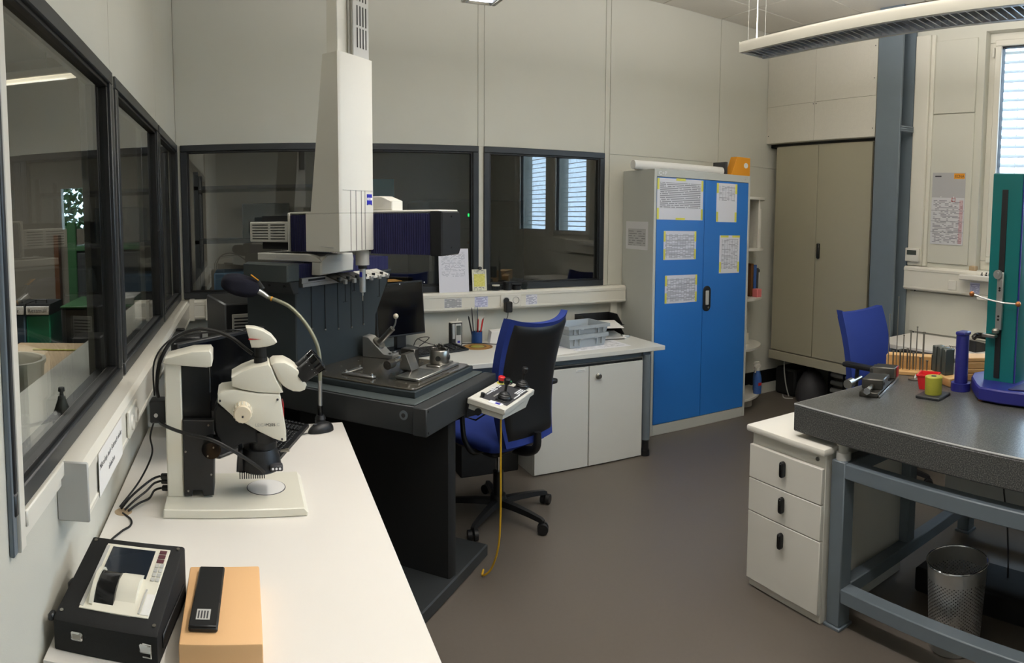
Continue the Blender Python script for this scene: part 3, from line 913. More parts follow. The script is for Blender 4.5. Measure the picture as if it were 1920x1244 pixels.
B().cyl((pu, pw, 1.235), (pu, pw, 1.26), .0012, seg=6).obj('stylus', 'ivory', mm)
# stylus rack on the upright
rk = B().box((2.30, 1.925, 1.288), (2.88, 1.95, 1.305), .001).box((2.30, 1.93, 1.305), (2.88, 1.95, 1.328), .001).obj('rack_rail', 'alu', mm)
for k in range(26):
    B().box((2.345 + k * .0048, 1.9285, 1.312), (2.348 + k * .0048, 1.9305, 1.322)).obj('scale_mark', 'seal', rk)
for s in range(6):
    u = 2.47 + .072 * s
    mt_ = 'darksteel' if s < 3 else 'cmmwhite'
    h = B().prism([(1.925, 1.333), (1.925, 1.325), (1.845, 1.298), (1.845, 1.307)], 'x', u, u + .066, .001).obj('rack_plate', mt_, mm)
    B().box((u + .026, 1.832, 1.29), (u + .044, 1.848, 1.311), .002).obj('rack_clip', 'alu', h)
    B().lathe([(0, 0), (.009, 0), (.009, .02), (0, .02)], (u + .012, 1.86, 1.302), 10).obj('rack_knob', 'black', h)
    if s in (0, 1, 4, 5):
        ln = (.085, .04, .09, .05)[(0, 1, 4, 5).index(s)]
        B().cyl((u + .035, 1.84, 1.29 - ln), (u + .035, 1.84, 1.295), .0022, seg=6).cyl((u + .02, 1.84, 1.292 - ln), (u + .05, 1.84, 1.292 - ln), .0018, seg=6).obj('spare_stylus', 'black', h)

# ---- control desk of the machine, hung on its right edge, leaning a little forwards
c0, c1, c2 = Vector((2.53, 1.224, .832)), Vector((2.885, 1.224, .832)), Vector((2.53, 1.050, .800))
Mp = UW @ basis(c2, c1 - c0, c0 - c2)          # local x along u, y towards the machine, z out of the panel
cp = thing('joystick_console', 'white joystick control panel with red stop button beside the black chair', 'control panel', Mp.translation, PI / 4, frame=Mp)
W_, H_ = .355, .177
B().box((0, 0, -.028), (W_, H_, 0), .004).obj('lid', 'cmmwhite', cp)
B().prism([(.008, -.05), (W_ - .06, -.075), (W_ - .02, -.028), (W_ - .02, -.028), (.008, -.028)][:3] + [(W_ - .012, -.028), (.008, -.028)], 'y', .008, H_ - .008, .002).obj('case', 'cmmwhite', cp)
B().box((.045, .012, 0), (W_ - .055, H_ - .035, .0015)).obj('key_field', 'ink', cp)
B().box((.02, .03, .0), (.05, .09, .002)).obj('brand_plate', 'logo_white', cp)
B().box((.026, .04, .002), (.044, .062, .0026)).obj('badge', 'logo_blue', cp)
for gx, gy, nx, ny, m_ in ((.10, .128, 4, 1, 'logo_white'), (.165, .125, 3, 3, 'logo_white'), (.23, .128, 2, 2, 'logo_white'), (.10, .095, 4, 1, 'skin_grey'), (.215, .022, 5, 3, 'logo_white'), (.15, .018, 4, 1, 'logo_white')):
    for i in range(nx):
        for j in range(ny):
            B().box((gx + i * .0165, gy - j * -.010, .0015), (gx + i * .0165 + .011, gy + j * .010 + .007, .004), .001).obj('key', m_, cp)
def joystick(x, y, hgt):
    b = B().box((x - .035, y - .028, .0), (x + .035, y + .028, .006), .002)
    b.lathe([(0, .006), (.03, .006), (.029, .012), (.031, .014), (.027, .02), (.028, .022), (.021, .027), (.022, .030), (.014, .036), (.006, .04), (.006, hgt - .03), (.012, hgt - .026), (.015, hgt - .006), (.011, hgt), (0, hgt)], (x, y, 0), 20)
    return b.obj('joystick', 'black', cp)
joystick(.105, .052, .098)
joystick(.325, .055, .10)
B().cyl((.06, .135, 0), (.06, .135, .018), .009).obj('rotary_knob', 'black', cp)
es = B().cyl((.30, .15, 0), (.30, .15, .003), .020).obj('stop_plate', 'yellow', cp)
B().cyl((.30, .15, .003), (.30, .15, .016), .012).obj('stop_collar', 'black', es)
B().lathe([(.015, .016), (.0165, .02), (.0165, .031), (.013, .034), (0, .034)], (.30, .15, 0)).obj('stop_button', 'red', es)
gb = B().box((.315, .105, 0), (.34, .128, .008), .003).obj('start_socket', 'black', cp)
B().box((.3185, .1085, .008), (.3365, .1245, .015), .003).obj('start_button', 'green', gb)
B().cyl((-.002, .12, -.048), (.010, .12, -.048), .015).obj('side_knob', 'black', cp)
yc = UW @ Vector((2.60, 1.10, .732))
b = B().tube([yc, yc + Vector((0, 0, -.2)), yc + Vector((.0, .0, -.42)), yc + Vector((-.006, .01, -.57)), yc + Vector((-.025, .045, -.68)), yc + Vector((-.05, .085, -.7265)), yc + Vector((-.03, .13, -.7265))], .0045, 8, 6)
solo(b, 'control_cable', 'yellowcable', 'yellow cable dropping from the control panel to the floor', 'cable')
b = B().tube([UW @ Vector(p) for p in ((2.56, 1.242, .82), (2.56, 1.242, .735), (2.56, 1.20, .728), (2.85, 1.20, .728), (2.85, 1.242, .735), (2.85, 1.242, .82))], .0035, 8)
b2 = b.obj('panel_bracket', 'black', None, 'black wire bracket carrying the control panel on the machine', 'bracket')
recenter(b2)

# ---- things standing on the machine's plate
ZT = .897
t = thing('reference_sphere', 'ivory reference sphere on a tilted steel stem in an angle block', 'reference sphere', (.655, 3.25, ZT), R_(-37), frame='local')
B().prism([(-.082, 0), (.082, 0), (.082, .02), (.035, .022), (-.05, .100), (-.082, .104)], 'y', -.002, .078, .002).obj('angle_block', 'alu', t)
for x, y in ((.06, .018), (.06, .058)):
    B().cyl((x, y, .02), (x, y, .026), .007, seg=12).obj('block_screw', 'darksteel', t)
ax = Vector((.70, -.05, .71)).normalized()
p0 = Vector((-.012, .036, .065))
B().cyl(p0 - ax * .004, p0 + ax * .010, .034, seg=28).obj('flange', 'steel', t)
B().cyl(p0 + ax * .008, p0 + ax * .118, .0145, seg=22).obj('stem', 'steel', t)
q0 = p0 + ax * .118
B().tube([q0 - ax * .004, q0 + ax * .010, q0 + Vector((.016, 0, .03)), q0 + Vector((.018, 0, .052))], .0045, 8, 5).obj('neck', 'alu', t)
B().sphere(q0 + Vector((.018, 0, .062)), .0135).obj('sphere', 'ivory', t)
t = thing('clamp_bracket', 'flat aluminium L bracket lying at the left of the machine plate', 'bracket', UW @ Vector((2.43, 1.72, ZT)), PI / 4, frame=UW)
B().box((2.385, 1.61, ZT), (2.412, 1.78, ZT + .009), .002).obj('bar', 'alu', t)
B().box((2.412, 1.755, ZT), (2.52, 1.78, ZT + .009), .002).obj('bar', 'alu', t)
for u, w in ((2.398, 1.625), (2.398, 1.765), (2.51, 1.767)):
    B().lathe([(0, 0), (.008, 0), (.008, .009), (.004, .012), (0, .012)], (u, w, ZT + .009), 12).obj('clamp_screw', 'chrome', t)
t = thing('clamping_fixture', 'clamping fixture with clear base plate and knurled screw on the machine plate', 'fixture', UW @ Vector((2.66, 1.5, ZT)), PI / 4, frame=UW)
B().box((2.44, 1.41, ZT), (2.82, 1.53, ZT + .012), .002).obj('base_plate', 'alu', t)
B().box((2.42, 1.425, ZT), (2.60, 1.555, ZT + .02), .003).obj('clear_plate', 'clear', t)
B().prism([(1.50, ZT + .02), (1.565, ZT + .02), (1.555, ZT + .09), (1.53, ZT + .09)], 'x', 2.53, 2.60, .002).obj('wedge_jaw', 'steel', t)
B().box((2.60, 1.525, ZT + .012), (2.64, 1.60, ZT + .10), .003).obj('jaw', 'darksteel', t)
B().cyl((2.45, 1.555, ZT + .062), (2.53, 1.555, ZT + .066), .007).obj('spindle', 'steel', t)
B().cyl((2.415, 1.555, ZT + .06), (2.458, 1.555, ZT + .062), .02, seg=24).cyl((2.411, 1.555, ZT + .06), (2.416, 1.555, ZT + .06), .010, seg=16).obj('knurled_screw', 'darksteel', t)
B().box((2.66, 1.43, ZT + .012), (2.80, 1.50, ZT + .022), .002).obj('slide', 'steel', t)
t = thing('chuck', 'round steel three jaw chuck standing at the right of the machine plate', 'chuck', UW @ Vector((2.72, 1.462, ZT + .0226)), PI / 4, frame=UW)
B().lathe([(0, 0), (.043, 0), (.046, .004), (.046, .060), (.043, .064), (.014, .064), (.014, .05), (0, .05)], (2.72, 1.462, ZT + .0226), 32).obj('body', 'steel', t)
for a in (20, 140, 260):
    Mj = Matrix.Translation((2.72, 1.462, ZT + .010)) @ Matrix.Rotation(R_(a), 4, 'Z')
    B().box((.012, -.009, .076), (.046, .009, .090), .002, Mj).box((.012, -.007, .090), (.026, .007, .102), .002, Mj).obj('jaw', 'darksteel', t)
for a in (200, 285):
    d = Vector((math.cos(R_(a)), math.sin(R_(a)), 0))
    p = Vector((2.72, 1.462, ZT + .052))
    B().cyl(p + d * .040, p + d * .0485, .012, seg=16).cyl(p + d * .046, p + d * .0495, .007, seg=10).obj('key_socket', 'black', t)

# ---- controller of the machine behind it
t = thing('controller_cabinet', 'black controller cabinet with pale vent grille left of the machine upright', 'cabinet', (.02, 3.52, 0), R_(14), frame='local')
B().box((-.135, -.05, 0), (.27, .45, 1.165), .008).obj('case', 'black', t)
g = B().box((-.10, -.056, .80), (.015, -.049, 1.11), .003).obj('vent_grille', 'cmmwhite', t)
for k in range(17):
    B().box((-.09, -.058, .82 + k * .0165), (.005, -.055, .827 + k * .0165)).obj('vent_slot', 'seal', g)
B().box((.06, -.054, .1), (.065, -.05, 1.15)).obj('door_gap', 'seal', t)
# ================================================================ left desk and what stands on it
ld = thing('work_desk', 'long white work desk along the left windows', 'desk', (-.02, 1.98, 0))
B().prism([(-.41, 1.222), (.360, 1.175), (.400, 2.745), (-.41, 2.745)], 'z', .712, .74, .002).obj('desk_top', 'desk', ld)
for y in (1.3, 2.66):
    B().box((-.38, y, 0), (-.34, y + .04, .712)).obj('leg', 'standgrey', ld)
    B().box((.29, y, 0), (.33, y + .04, .712)).obj('leg', 'standgrey', ld)
    B().box((-.38, y, .66), (.33, y + .04, .712)).obj('cross_rail', 'standgrey', ld)
B().box((-.40, 2.72, .05), (.35, 2.735, .70)).obj('end_panel', 'anth', ld)
B().cyl((-.372, 1.915, .7396), (-.372, 1.915, .7412), .026, seg=24).obj('cable_grommet', 'tan', ld)

# ---- stereo microscope, profile in the x-z plane
ms = thing('stereo_microscope', 'cream stereo microscope with black optics on the white desk', 'microscope', (-.04, 2.02, .74))
ZB = .74
B().prism([(-.248, ZB + .0006), (.168, ZB + .0006), (.172, ZB + .012), (.160, ZB + .026), (-.246, ZB + .028)], 'y', 1.878, 2.16, .003).obj('base', 'cream', ms)
B().cyl((.055, 2.035, .7665), (.055, 2.035, .7685), .058, seg=40).obj('stage_plate', 'paper', ms)
B().cyl((.055, 2.035, .7660), (.055, 2.035, .7675), .0605, seg=40).obj('stage_ring', 'ink', ms)
B().prism([(-.244, .766), (-.194, .766), (-.193, 1.176), (-.243, 1.184)], 'y', 1.968, 2.06, .004).obj('column', 'cream', ms)
B().prism([(-.246, 1.178), (-.240, 1.193), (-.158, 1.213), (-.106, 1.214), (-.099, 1.204), (-.100, 1.168), (-.114, 1.164), (-.187, 1.170)], 'y', 1.955, 2.07, .006, seg=2).obj('column_head', 'cream', ms)
B().box((-.193, 1.985, .80), (-.106, 2.045, 1.168), .003).obj('guide_rail', 'blackgloss', ms)
fb = B().prism([(-.193, .775), (-.170, .772), (-.165, .79), (-.14, .79), (-.135, .772), (-.104, .775), (-.098, 1.004), (-.192, 1.006)], 'y', 1.962, 2.066, .003).obj('focus_block', 'black', ms)
for x, z in ((-.18, .79), (-.115, .99), (-.185, .91), (-.11, .84)):
    B().cyl((x, 1.958, z), (x, 1.963, z), .003, seg=8).obj('screw', 'steel', fb)
kn = B().cyl((-.105, 1.905, .935), (-.105, 1.962, .935), .028, seg=28).cyl((-.105, 1.895, .935), (-.105, 1.906, .935), .024, seg=28).obj('focus_knob', 'blackgloss', fb)
B().cyl((-.098, 1.892, .945), (-.098, 1.896, .945), .0025, seg=8).obj('dot', 'steel', kn)
B().cyl((-.115, 1.892, .920), (-.115, 1.896, .920), .0025, seg=8).obj('dot', 'steel', kn)
B().prism([(-.098, 1.03), (-.086, 1.056), (-.05, 1.03), (.005, .99), (.03, .975), (.03, .93), (-.02, .93), (-.05, .912), (-.084, .93), (-.098, .97)], 'y', 1.965, 2.062, .006).obj('carrier', 'blackmatte', ms)
bd = B().prism([(-.086, 1.059), (-.085, 1.085), (-.075, 1.092), (-.035, 1.097), (.03, 1.085), (.097, 1.080), (.102, 1.072), (.109, 1.02), (.116, .972), (.116, .938), (.108, .935), (.078, .946), (.040, .966), (.005, .988), (-.04, 1.016)], 'y', 1.952, 2.075, .008, seg=2).obj('zoom_body', 'cream', ms)
B().box((.1085, 1.985, 1.0), (.1125, 2.04, 1.045), .002).obj('red_badge', 'inkred', bd)
zk = B().cyl((-.012, 1.912, 1.036), (-.012, 1.953, 1.036), .0265, .028, seg=30).cyl((-.012, 1.905, 1.036), (-.012, 1.913, 1.036), .0235, .0265, seg=30).obj('zoom_knob', 'ivory', bd)
for k in range(16):
    a = R_(22.5 * k)
    B().box((-.0015, 1.916, .0262), (.0015, 1.95, .0285), mtx=Matrix.Translation((-.012, 0, 1.036)) @ Matrix.Rotation(a, 4, 'Y')).obj('knob_rib', 'cream', zk)
B().cyl((-.012, 1.903, 1.030), (-.012, 1.906, 1.030), .003, seg=8).obj('knob_screw', 'ink', zk)
for x, z in ((-.078, 1.066), (.092, 1.066), (.103, .946)):
    B().cyl((x, 1.948, z), (x, 1.953, z), .0032, seg=10).obj('screw', 'ink', bd)
text('LEICA', .0128, 'skin_grey', basis((.024, 1.9512, .986), (1, 0, 0), (0, 0, 1)), bd, extrude=.0003)
text('M205', .0128, 'ink', basis((.055, 1.9512, .986), (1, 0, 0), (0, 0, 1)), bd, extrude=.0003)
text('C', .0128, 'skin_grey', basis((.088, 1.9512, .986), (1, 0, 0), (0, 0, 1)), bd, extrude=.0003)
B().prism([(-.042, 1.106), (-.043, 1.134), (-.01, 1.152), (.02, 1.163), (.068, 1.171), (.077, 1.16), (.088, 1.128), (.110, 1.084), (.09, 1.0815), (.036, 1.086), (-.012, 1.096)], 'y', 1.955, 2.072, .007, seg=2).obj('phototube_housing', 'cream', ms)
ht_ = B().prism([(.075, 1.168), (.085, 1.175), (.116, 1.175), (.138, 1.163), (.158, 1.146), (.172, 1.122), (.181, 1.102), (.175, 1.088), (.160, 1.083), (.140, 1.085), (.122, 1.094), (.110, 1.103), (.095, 1.122)], 'y', 1.958, 2.07, .009, seg=2).obj('binocular_tube', 'cream', ms)
ea = Vector((.80, 0, .60)).normalized()
for y in (1.982, 2.048):
    p = Vector((.160, y, 1.124))
    B().cyl(p, p + ea * .022, .027, .025, 24).cyl(p + ea * .022, p + ea * .054, .0255, .0275, 24).obj('eyepiece', 'black', ms)
    B().cyl(p + ea * .054, p + ea * .076, .0285, .0305, 24).cyl(p + ea * .076, p + ea * .081, .0305, .022, 24).obj('eye_cup', 'blackgloss', ms)
    sc_ = B()
    for k in range(5):
        a = R_(30 * k - 150)
        sd = ea.cross(Vector((0, 1, 0)))
        o_ = (sd * math.cos(a) + Vector((0, 1, 0)) * math.sin(a))
        sc_.box((-.0006, -.0006, -.0008), (.0006, .0006, .0008), mtx=Matrix.Translation(p + ea * .045 + o_ * .0270))
    sc_.obj('diopter_scale', 'logo_white', ms)
B().cyl((.046, 2.013, 1.155), (.046, 2.013, 1.183), .0205, seg=24).cyl((.046, 2.013, 1.183), (.046, 2.013, 1.222), .018, seg=24).obj('camera_tube', 'blackmatte', ms)
ch = B().prism([(.003, 1.277), (.03, 1.275), (.056, 1.266), (.080, 1.250), (.096, 1.229), (.086, 1.222), (.066, 1.217), (.040, 1.214), (.019, 1.215)], 'y', 1.985, 2.042, .007, seg=2).obj('camera_head', 'cream', ms)
B().prism([(.010, 1.240), (.048, 1.2405), (.011, 1.2445)], 'y', 1.9835, 1.9855).obj('red_swoosh', 'inkred', ch)
B().lathe([(0, .055), (.045, .055), (.045, .022), (.042, .02), (.042, .0), (.0, .0)], (.048, 2.012, .905), 30).obj('objective', 'black', ms)
rl = B()
rl.lathe([(0, .062), (.050, .062), (.060, .035), (.066, .0), (.052, -.008), (.046, .0), (0, .0)], (.038, 2.012, .843), 36)
rlo = rl.obj('ring_light', 'black', ms)
B().prism([(-.035, .842), (-.028, .905), (-.015, .91), (-.012, .838)], 'y', 1.97, 2.05, .003).obj('ring_light_arm', 'black', rlo)
for k in range(12):
    B().box((-.026 + .0066 * k, 1.952, .828), (-.0226 + .0066 * k, 1.985, .846)).obj('cooling_fin', 'blackgloss', rlo)
cb_ = B().box((.066, 1.944, .850), (.104, 1.972, .868), .003, Matrix.Translation((0, 0, .0)))
cbo = cb_.obj('key_strip', 'ink', rlo)
for k in range(3):
    B().cyl((.074 + .0105 * k, 1.942, .859), (.074 + .0105 * k, 1.9455, .859), .0036, seg=12).obj('key', 'logo_white', cbo)
B().cyl((.10, 2.0, .893), (.125, 1.995, .897), .004).cyl((.116, 1.997, .895), (.126, 1.995, .897), .006).obj('lock_screw', 'steel', rlo)
# ring light lead and the black plug box behind the column
b = B().box((-.295, 1.99, .986), (-.245, 2.05, 1.055), .004)
pbx = b.obj('plug_box', 'black', ms)
B().cyl((-.275, 1.986, 1.012), (-.275, 1.991, 1.012), .006, seg=14).obj('socket', 'skin_grey', pbx)
def cable(pts, r, label, smooth=8, m_='cable'):
    return solo(B().tube(pts, r, 8, smooth), 'cable', m_, label, 'cable')
cable([(-.262, 1.982, .992), (-.235, 1.945, .990), (-.18, 1.905, .984), (-.105, 1.878, .974), (-.05, 1.880, .945), (.0, 1.900, .905), (.035, 1.920, .872), (.048, 1.932, .855)], .0055, 'ribbed black lead running from plug box to ring light')
cable([(-.268, 2.005, 1.0625), (-.272, 2.01, 1.10), (-.262, 2.03, 1.17), (-.22, 2.05, 1.235), (-.15, 2.06, 1.262), (-.09, 2.06, 1.255), (-.04, 2.05, 1.235), (.0, 2.035, 1.205), (.022, 2.03, 1.188)], .006, 'thick black lead arching over the microscope column')
cable([(-.284, 2.035, 1.060), (-.285, 2.06, 1.16), (-.24, 2.09, 1.222), (-.17, 2.105, 1.240), (-.08, 2.12, 1.244), (-.03, 2.10, 1.252), (-.003, 2.05, 1.256)], .003, 'thin black lead beside the thick one behind the camera head')
for k, (dy, dz) in enumerate(((0, 0), (.012, -.02), (.02, -.045))):
    cable([(-.380 + .012 * k, 1.922 - .006 * k, .7465), (-.352 + .012 * k, 1.935 + .002 * k, .778 - .010 * k), (-.318 + .008 * k, 1.957 + dy, .803 + dz), (-.290, 1.985 + dy, .816 + dz), (-.270, 2.0 + dy, .819 + dz)], .0035, ('upper thin black lead', 'middle thin black lead', 'lower thin black lead')[k] + ' from desk hole to microscope foot')
    solo(B().box((-.268, 1.99 + dy, .812 + dz), (-.244, 2.01 + dy, .826 + dz), .003), 'cable_plug', 'black', ('upper', 'middle', 'lowest')[k] + ' black plug in the foot of the microscope column', 'plug', 'plugs in the microscope')
cable([(-.372, 1.905, .741), (-.34, 1.86, .7435), (-.335, 1.82, .7435), (-.355, 1.78, .7435), (-.375, 1.70, .7435), (-.33, 1.62, .746), (-.30, 1.53, .80)], .003, 'black mains lead from desk hole to the black instrument case')
cable([(-.287, 2.03, .981), (-.302, 2.04, .93), (-.30, 2.05, .87), (-.335, 2.01, .80), (-.386, 1.935, .7465)], .003, 'black lead hanging behind the microscope column')
cable([(-.348, 3.33, 1.04), (-.34, 3.30, .99), (-.335, 3.28, .92), (-.34, 3.25, .80)], .004, 'short black lead hanging from the left trunking socket')
for i, (y, lb) in enumerate(((1.98, 'white double wall socket on the left trunking by the microscope'), (3.25, 'white wall socket on the left trunking near the corner'))):
    t = thing('wall_socket', lb, 'socket', (XL + .075, y, .98))
    B().box((XL + .070, y - .075, .965), (XL + .080, y + .075, 1.045), .003).obj('plate', 'plastic_white', t)
    for s in (-.037, .037):
        B().lathe([(.024, .0), (.021, .006), (.020, -.006), (0, -.006)], mtx=Matrix.Translation((XL + .080, y + s, 1.005)) @ Matrix.Rotation(PI / 2, 4, 'Y')).obj('insert', 'white', t)
t = solo(B().box((XL + .076, 3.31, 1.0), (XL + .12, 3.35, 1.06), .004), 'power_plug', 'black', 'black plug in the left trunking near the corner', 'plug')
# printed notice on the trunking, German for: cover the microscope after use
nt_ = sheet('notice_sheet', .30, .105, 'paper', basis((XL + .0735, 1.655, 1.008), (0, 1, 0), (0, 0, 1)), 'white notice sheet with two lines of lettering on the left trunking', 'notice')
for s, y in (('Mikroskop nach Gebrauch wieder', .01), ('abdecken', -.025)):
    text(s, .0205, 'ink', Matrix.Translation((0, y, .001)), nt_, extrude=.0002, align='CENTER')

# ---- printer instrument in a black case
Mi = Matrix.Translation((-.289, 1.243, .741)) @ Matrix.Rotation(R_(-8), 4, 'Z')
ic = thing('printer_instrument', 'black cased measuring instrument with screen and built in printer', 'instrument', Mi.translation, R_(-8), frame=Mi)
cw, cd, hf, hb = .110, .245, .068, .125
B().prism([(0, 0), (cd, 0), (cd, hb - .006), (cd - .008, hb), (.006, hf), (0, hf - .006)], 'x', -cw, cw, .005, seg=2).obj('case', 'blackmatte', ic)
sl = math.atan2(hb - hf, cd - .014)
Mt = Mi @ Matrix.Translation((0, .006, hf)) @ Matrix.Rotation(sl, 4, 'X')     # top face: x across, y up the slope
it = INV[ic] @ Mt
ict = it
def top(b, name, m_, par=ic):
    bmesh.ops.transform(b.bm, matrix=Mi.inverted() @ Mt, verts=b.bm.verts)
    keep = INV.pop(par)
    o = b.obj(name, m_, par)
    INV[par] = keep
    return o
top(B().box((-.066, .028, .0), (.082, .222, .0025), .001), 'front_plate', 'cream')
top(B().box((-.050, .128, .0025), (.05, .212, .004)), 'display', 'darklcd')
top(B().box((-.066, .034, .0025), (-.058, .215, .0032)), 'side_rule', 'skin_grey')
b = B().prism([(.044, .0), (.13, .0), (.128, .012), (.118, .021), (.10, .025), (.075, .022), (.058, .012)], 'x', -.040, .002)
top(b, 'paper_roll_cover', 'blackgloss')
b = B().prism([(.04, .0), (.046, .002), (.058, .013), (.075, .0235), (.10, .0265), (.119, .0225), (.130, .012), (.135, .0), (.141, .0), (.134, .0155), (.122, .0265), (.10, .031), (.075, .0275), (.055, .017), (.040, .006)], 'x', -.048, -.040)
top(b, 'printer_frame', 'cream')
b = B().prism([(.028, .0), (.060, .002), (.075, .012), (.10, .020), (.125, .014), (.142, .0)], 'x', .002, .045)
top(b, 'printer_frame', 'cream')
top(B().box((.058, .035, .0025), (.062, .10, .0040)), 'tear_bar', 'skin_grey')
for r in range(7):
    for c_ in range(2 if r > 2 else 1):
        w_ = .016 if r <= 2 else .0085
        top(B().box((.060 + c_ * .0105, .205 - r * .0135, .0025), (.060 + c_ * .0105 + w_, .216 - r * .0135, .0042), .0006), 'key', 'maroon' if r <= 2 else 'skin_grey')
lbp = top(B().box((.064, .034, .0025), (.081, .088, .0036)), 'maker_label', 'paper')
text('Blum', .0135, 'ink', Mt @ Matrix.Translation((.0765, .040, .0040)) @ Matrix.Rotation(PI / 2, 4, 'Z'), ic, extrude=.0002)
for x, y in ((-.098, .014), (.098, .014), (-.098, .228), (.098, .228)):
    top(B().cyl((x, y, -.001), (x, y, .0025), .004, seg=10), 'corner_screw', 'steel')
for x, nm in ((-.058, 'latch'), (.085, 'latch')):
    l_ = B().box((x - .013, -.004, .028), (x + .013, .001, .046), .003).obj('latch', 'chrome', ic)
    if x > 0:
        B().tube([(x - .004, -.006, .024), (x + .013, -.008, .024), (x + .013, -.008, .05), (x - .004, -.006, .05)], .0016, 6).obj('latch_hoop', 'chrome', l_)
    else:
        B().box((x - .009, -.0055, .032), (x + .009, -.0035, .042), .001).obj('latch_face', 'steel', l_)
B().box((-.120, .10, .06), (-.110, .125, .085), .004).obj('side_plug', 'black', ic)
B().box((-cw - .012, .0, .055), (-cw, .02, .07), .003).obj('hinge_lug', 'black', ic)
B().box((.110, .03, .02), (.114, .22, .05), .002).obj('carry_strap', 'black', ic)
# peach coloured carton and slim black case on it
solo(B().box((-.141, 1.232, .74), (.021, 1.523, .789), .004, seg=2), 'carton', 'peach', 'flat peach coloured carton beside the black instrument', 'box')
t = thing('slim_case', 'slim black case with a small silver label on the peach carton', 'case', (-.092, 1.386, .789))
Ms = Matrix.Translation((-.092, 1.386, 0)) @ Matrix.Rotation(R_(-2), 4, 'Z')
B().box((-.029, -.118, .789), (.029, .118, .800), .003, Ms).obj('lid', 'black', t)
B().box((-.0285, -.118, .800), (.0285, -.034, .804), .002, Ms).obj('lid_step', 'black', t)
sb = B().box((-.016, -.098, .804), (.012, -.062, .8048), mtx=Ms).obj('label', 'skin_grey', t)
for k in range(4):
    B().box((-.013 + .006 * k, -.094, .8048), (-.010 + .006 * k, -.068, .8051), mtx=Ms).obj('print_line', 'ink', sb)

# ---- monitor, computer, keyboard, mouse behind the microscope
t = thing('desktop_computer', 'black desktop computer standing behind the microscope column', 'computer', (-.234, 2.67, .74))
B().box((-.292, 2.60, .74), (-.175, 2.735, 1.145), .006).obj('case', 'black', t)
t = thing('flat_monitor', 'black flat monitor standing behind the microscope', 'monitor', (-.085, 2.47, .74), R_(48), frame='local')
B().box((-.235, -.012, .10), (.235, .012, .435), .004).obj('housing', 'black', t)
B().box((-.222, -.0135, .115), (.222, -.011, .422)).obj('screen', 'screen', t)
B().box((-.03, .0, .012), (.03, .03, .15), .004).obj('stand_neck', 'black', t)
B().box((-.09, -.06, .0006), (.09, .06, .012), .004).obj('stand_foot', 'black', t)
def keyboard(name, label, M, L=.44, W=.15, m_='black'):
    t = thing(name, label, 'keyboard', M.translation, M.to_euler().z, frame='local')
    B().prism([(-W / 2, 0), (W / 2, 0), (W / 2, .024), (-W / 2, .012)], 'x', -L / 2, L / 2, .003).obj('tray', m_, t)
    kb = None
    for r in range(6):
        y = -W / 2 + .015 + r * (W - .03) / 6
        z = .012 + (.012) * (r + .3) / 6
        n = 21
        for k in range(n):
            if k in (15, 19) : continue
            x = -L / 2 + .012 + k * (L - .024) / n
            if kb is None:
                o = B().box((0, 0, 0), ((L - .024) / n - .0025, (W - .03) / 6 - .003, .008), .0018).obj('key', 'black', t)
                kb = o.data
            else:
                o = bpy.data.objects.new('key', kb); col.objects.link(o); o.parent = t
            o.location = (x, y, z)
    return t
keyboard('keyboard', 'black keyboard half hidden behind the microscope', Matrix.Translation((.128, 2.535, .741)) @ Matrix.Rotation(R_(69), 4, 'Z'), .40, .12)
def mouse(label, M):
    t = thing('computer_mouse', label, 'mouse', M.translation, M.to_euler().z, frame='local')
    def fn(u, v):
        a = u * 2 * PI
        e = v * PI / 2
        sx = .058 * math.cos(a) * math.cos(e) ** .8
        sy = .031 * math.sin(a) * math.cos(e) ** .8 * (1 - .12 * math.cos(a))
        return Vector((sx, sy, .036 * math.sin(e) ** .9 * (1 - .22 * math.cos(a) * math.cos(e))))
    B().grid(fn, 24, 8).obj('shell', 'black', t, angle=80)
    B().box((.018, -.003, .027), (.034, .003, .0345), .0015).obj('wheel', 'ink', t)
    return t
mouse('black computer mouse at the far end of the white desk', Matrix.Translation((.296, 2.638, .741)) @ Matrix.Rotation(R_(205), 4, 'Z'))
cable([(.245, 2.61, .745), (.20, 2.60, .744), (.15, 2.64, .744), (.10, 2.68, .744)], .002, 'thin black mouse lead on the white desk')

# ---- gooseneck lamp clamped to the far end of the desk
gl = thing('gooseneck_lamp', 'gooseneck lamp with dark cloth hood clamped to the far desk end', 'lamp', (.304, 2.70, .74))
y_ = 2.715
B().cyl((.304, y_, .7406), (.304, y_, .77), .021, seg=20).cyl((.304, y_, .77), (.304, y_, .785), .024, .017, 20).box((.285, 2.7465, .69), (.325, 2.762, .752), .003).obj('clamp', 'black', gl)
B().cyl((.304, y_, .785), (.304, y_, .825), .011, seg=14).obj('collar', 'blackgloss', gl)
B().cyl((.304, y_, .825), (.305, y_, .93), .0085, seg=14).obj('rod', 'alu', gl)
gp = [(.305, y_, .93), (.304, y_, 1.03), (.289, y_ + .01, 1.096), (.248, y_ + .03, 1.169), (.194, y_ + .05, 1.228), (.146, y_ + .06, 1.255), (.10, y_ + .07, 1.272)]
B().tube(gp, .0085, 10, 8).obj('gooseneck', 'goose', gl)
B().tube([(.10, y_ + .07, 1.272), (.085, y_ + .075, 1.284), (.062, y_ + .078, 1.298)], [.009, .013], 12).obj('socket', 'alu', gl)
B().cyl((.118, y_ + .066, 1.2645), (.112, y_ + .068, 1.267), .0102, seg=14).obj('socket_ring', 'orange', gl)
def hood(u, v):
    a, e = u * 2 * PI, (v - .5) * PI
    x = .082 * math.sin(e)
    rr = .046 * (math.cos(e) ** .7) * (1 + .06 * math.sin(5 * a + 3 * v))
    return Vector((-.015, y_ + .085, 1.323)) + Matrix.Rotation(R_(14), 3, 'Y') @ Vector((x, rr * math.cos(a), rr * math.sin(a)))
B().grid(hood, 28, 14).obj('cloth_hood', 'darkfabric', gl, angle=80)
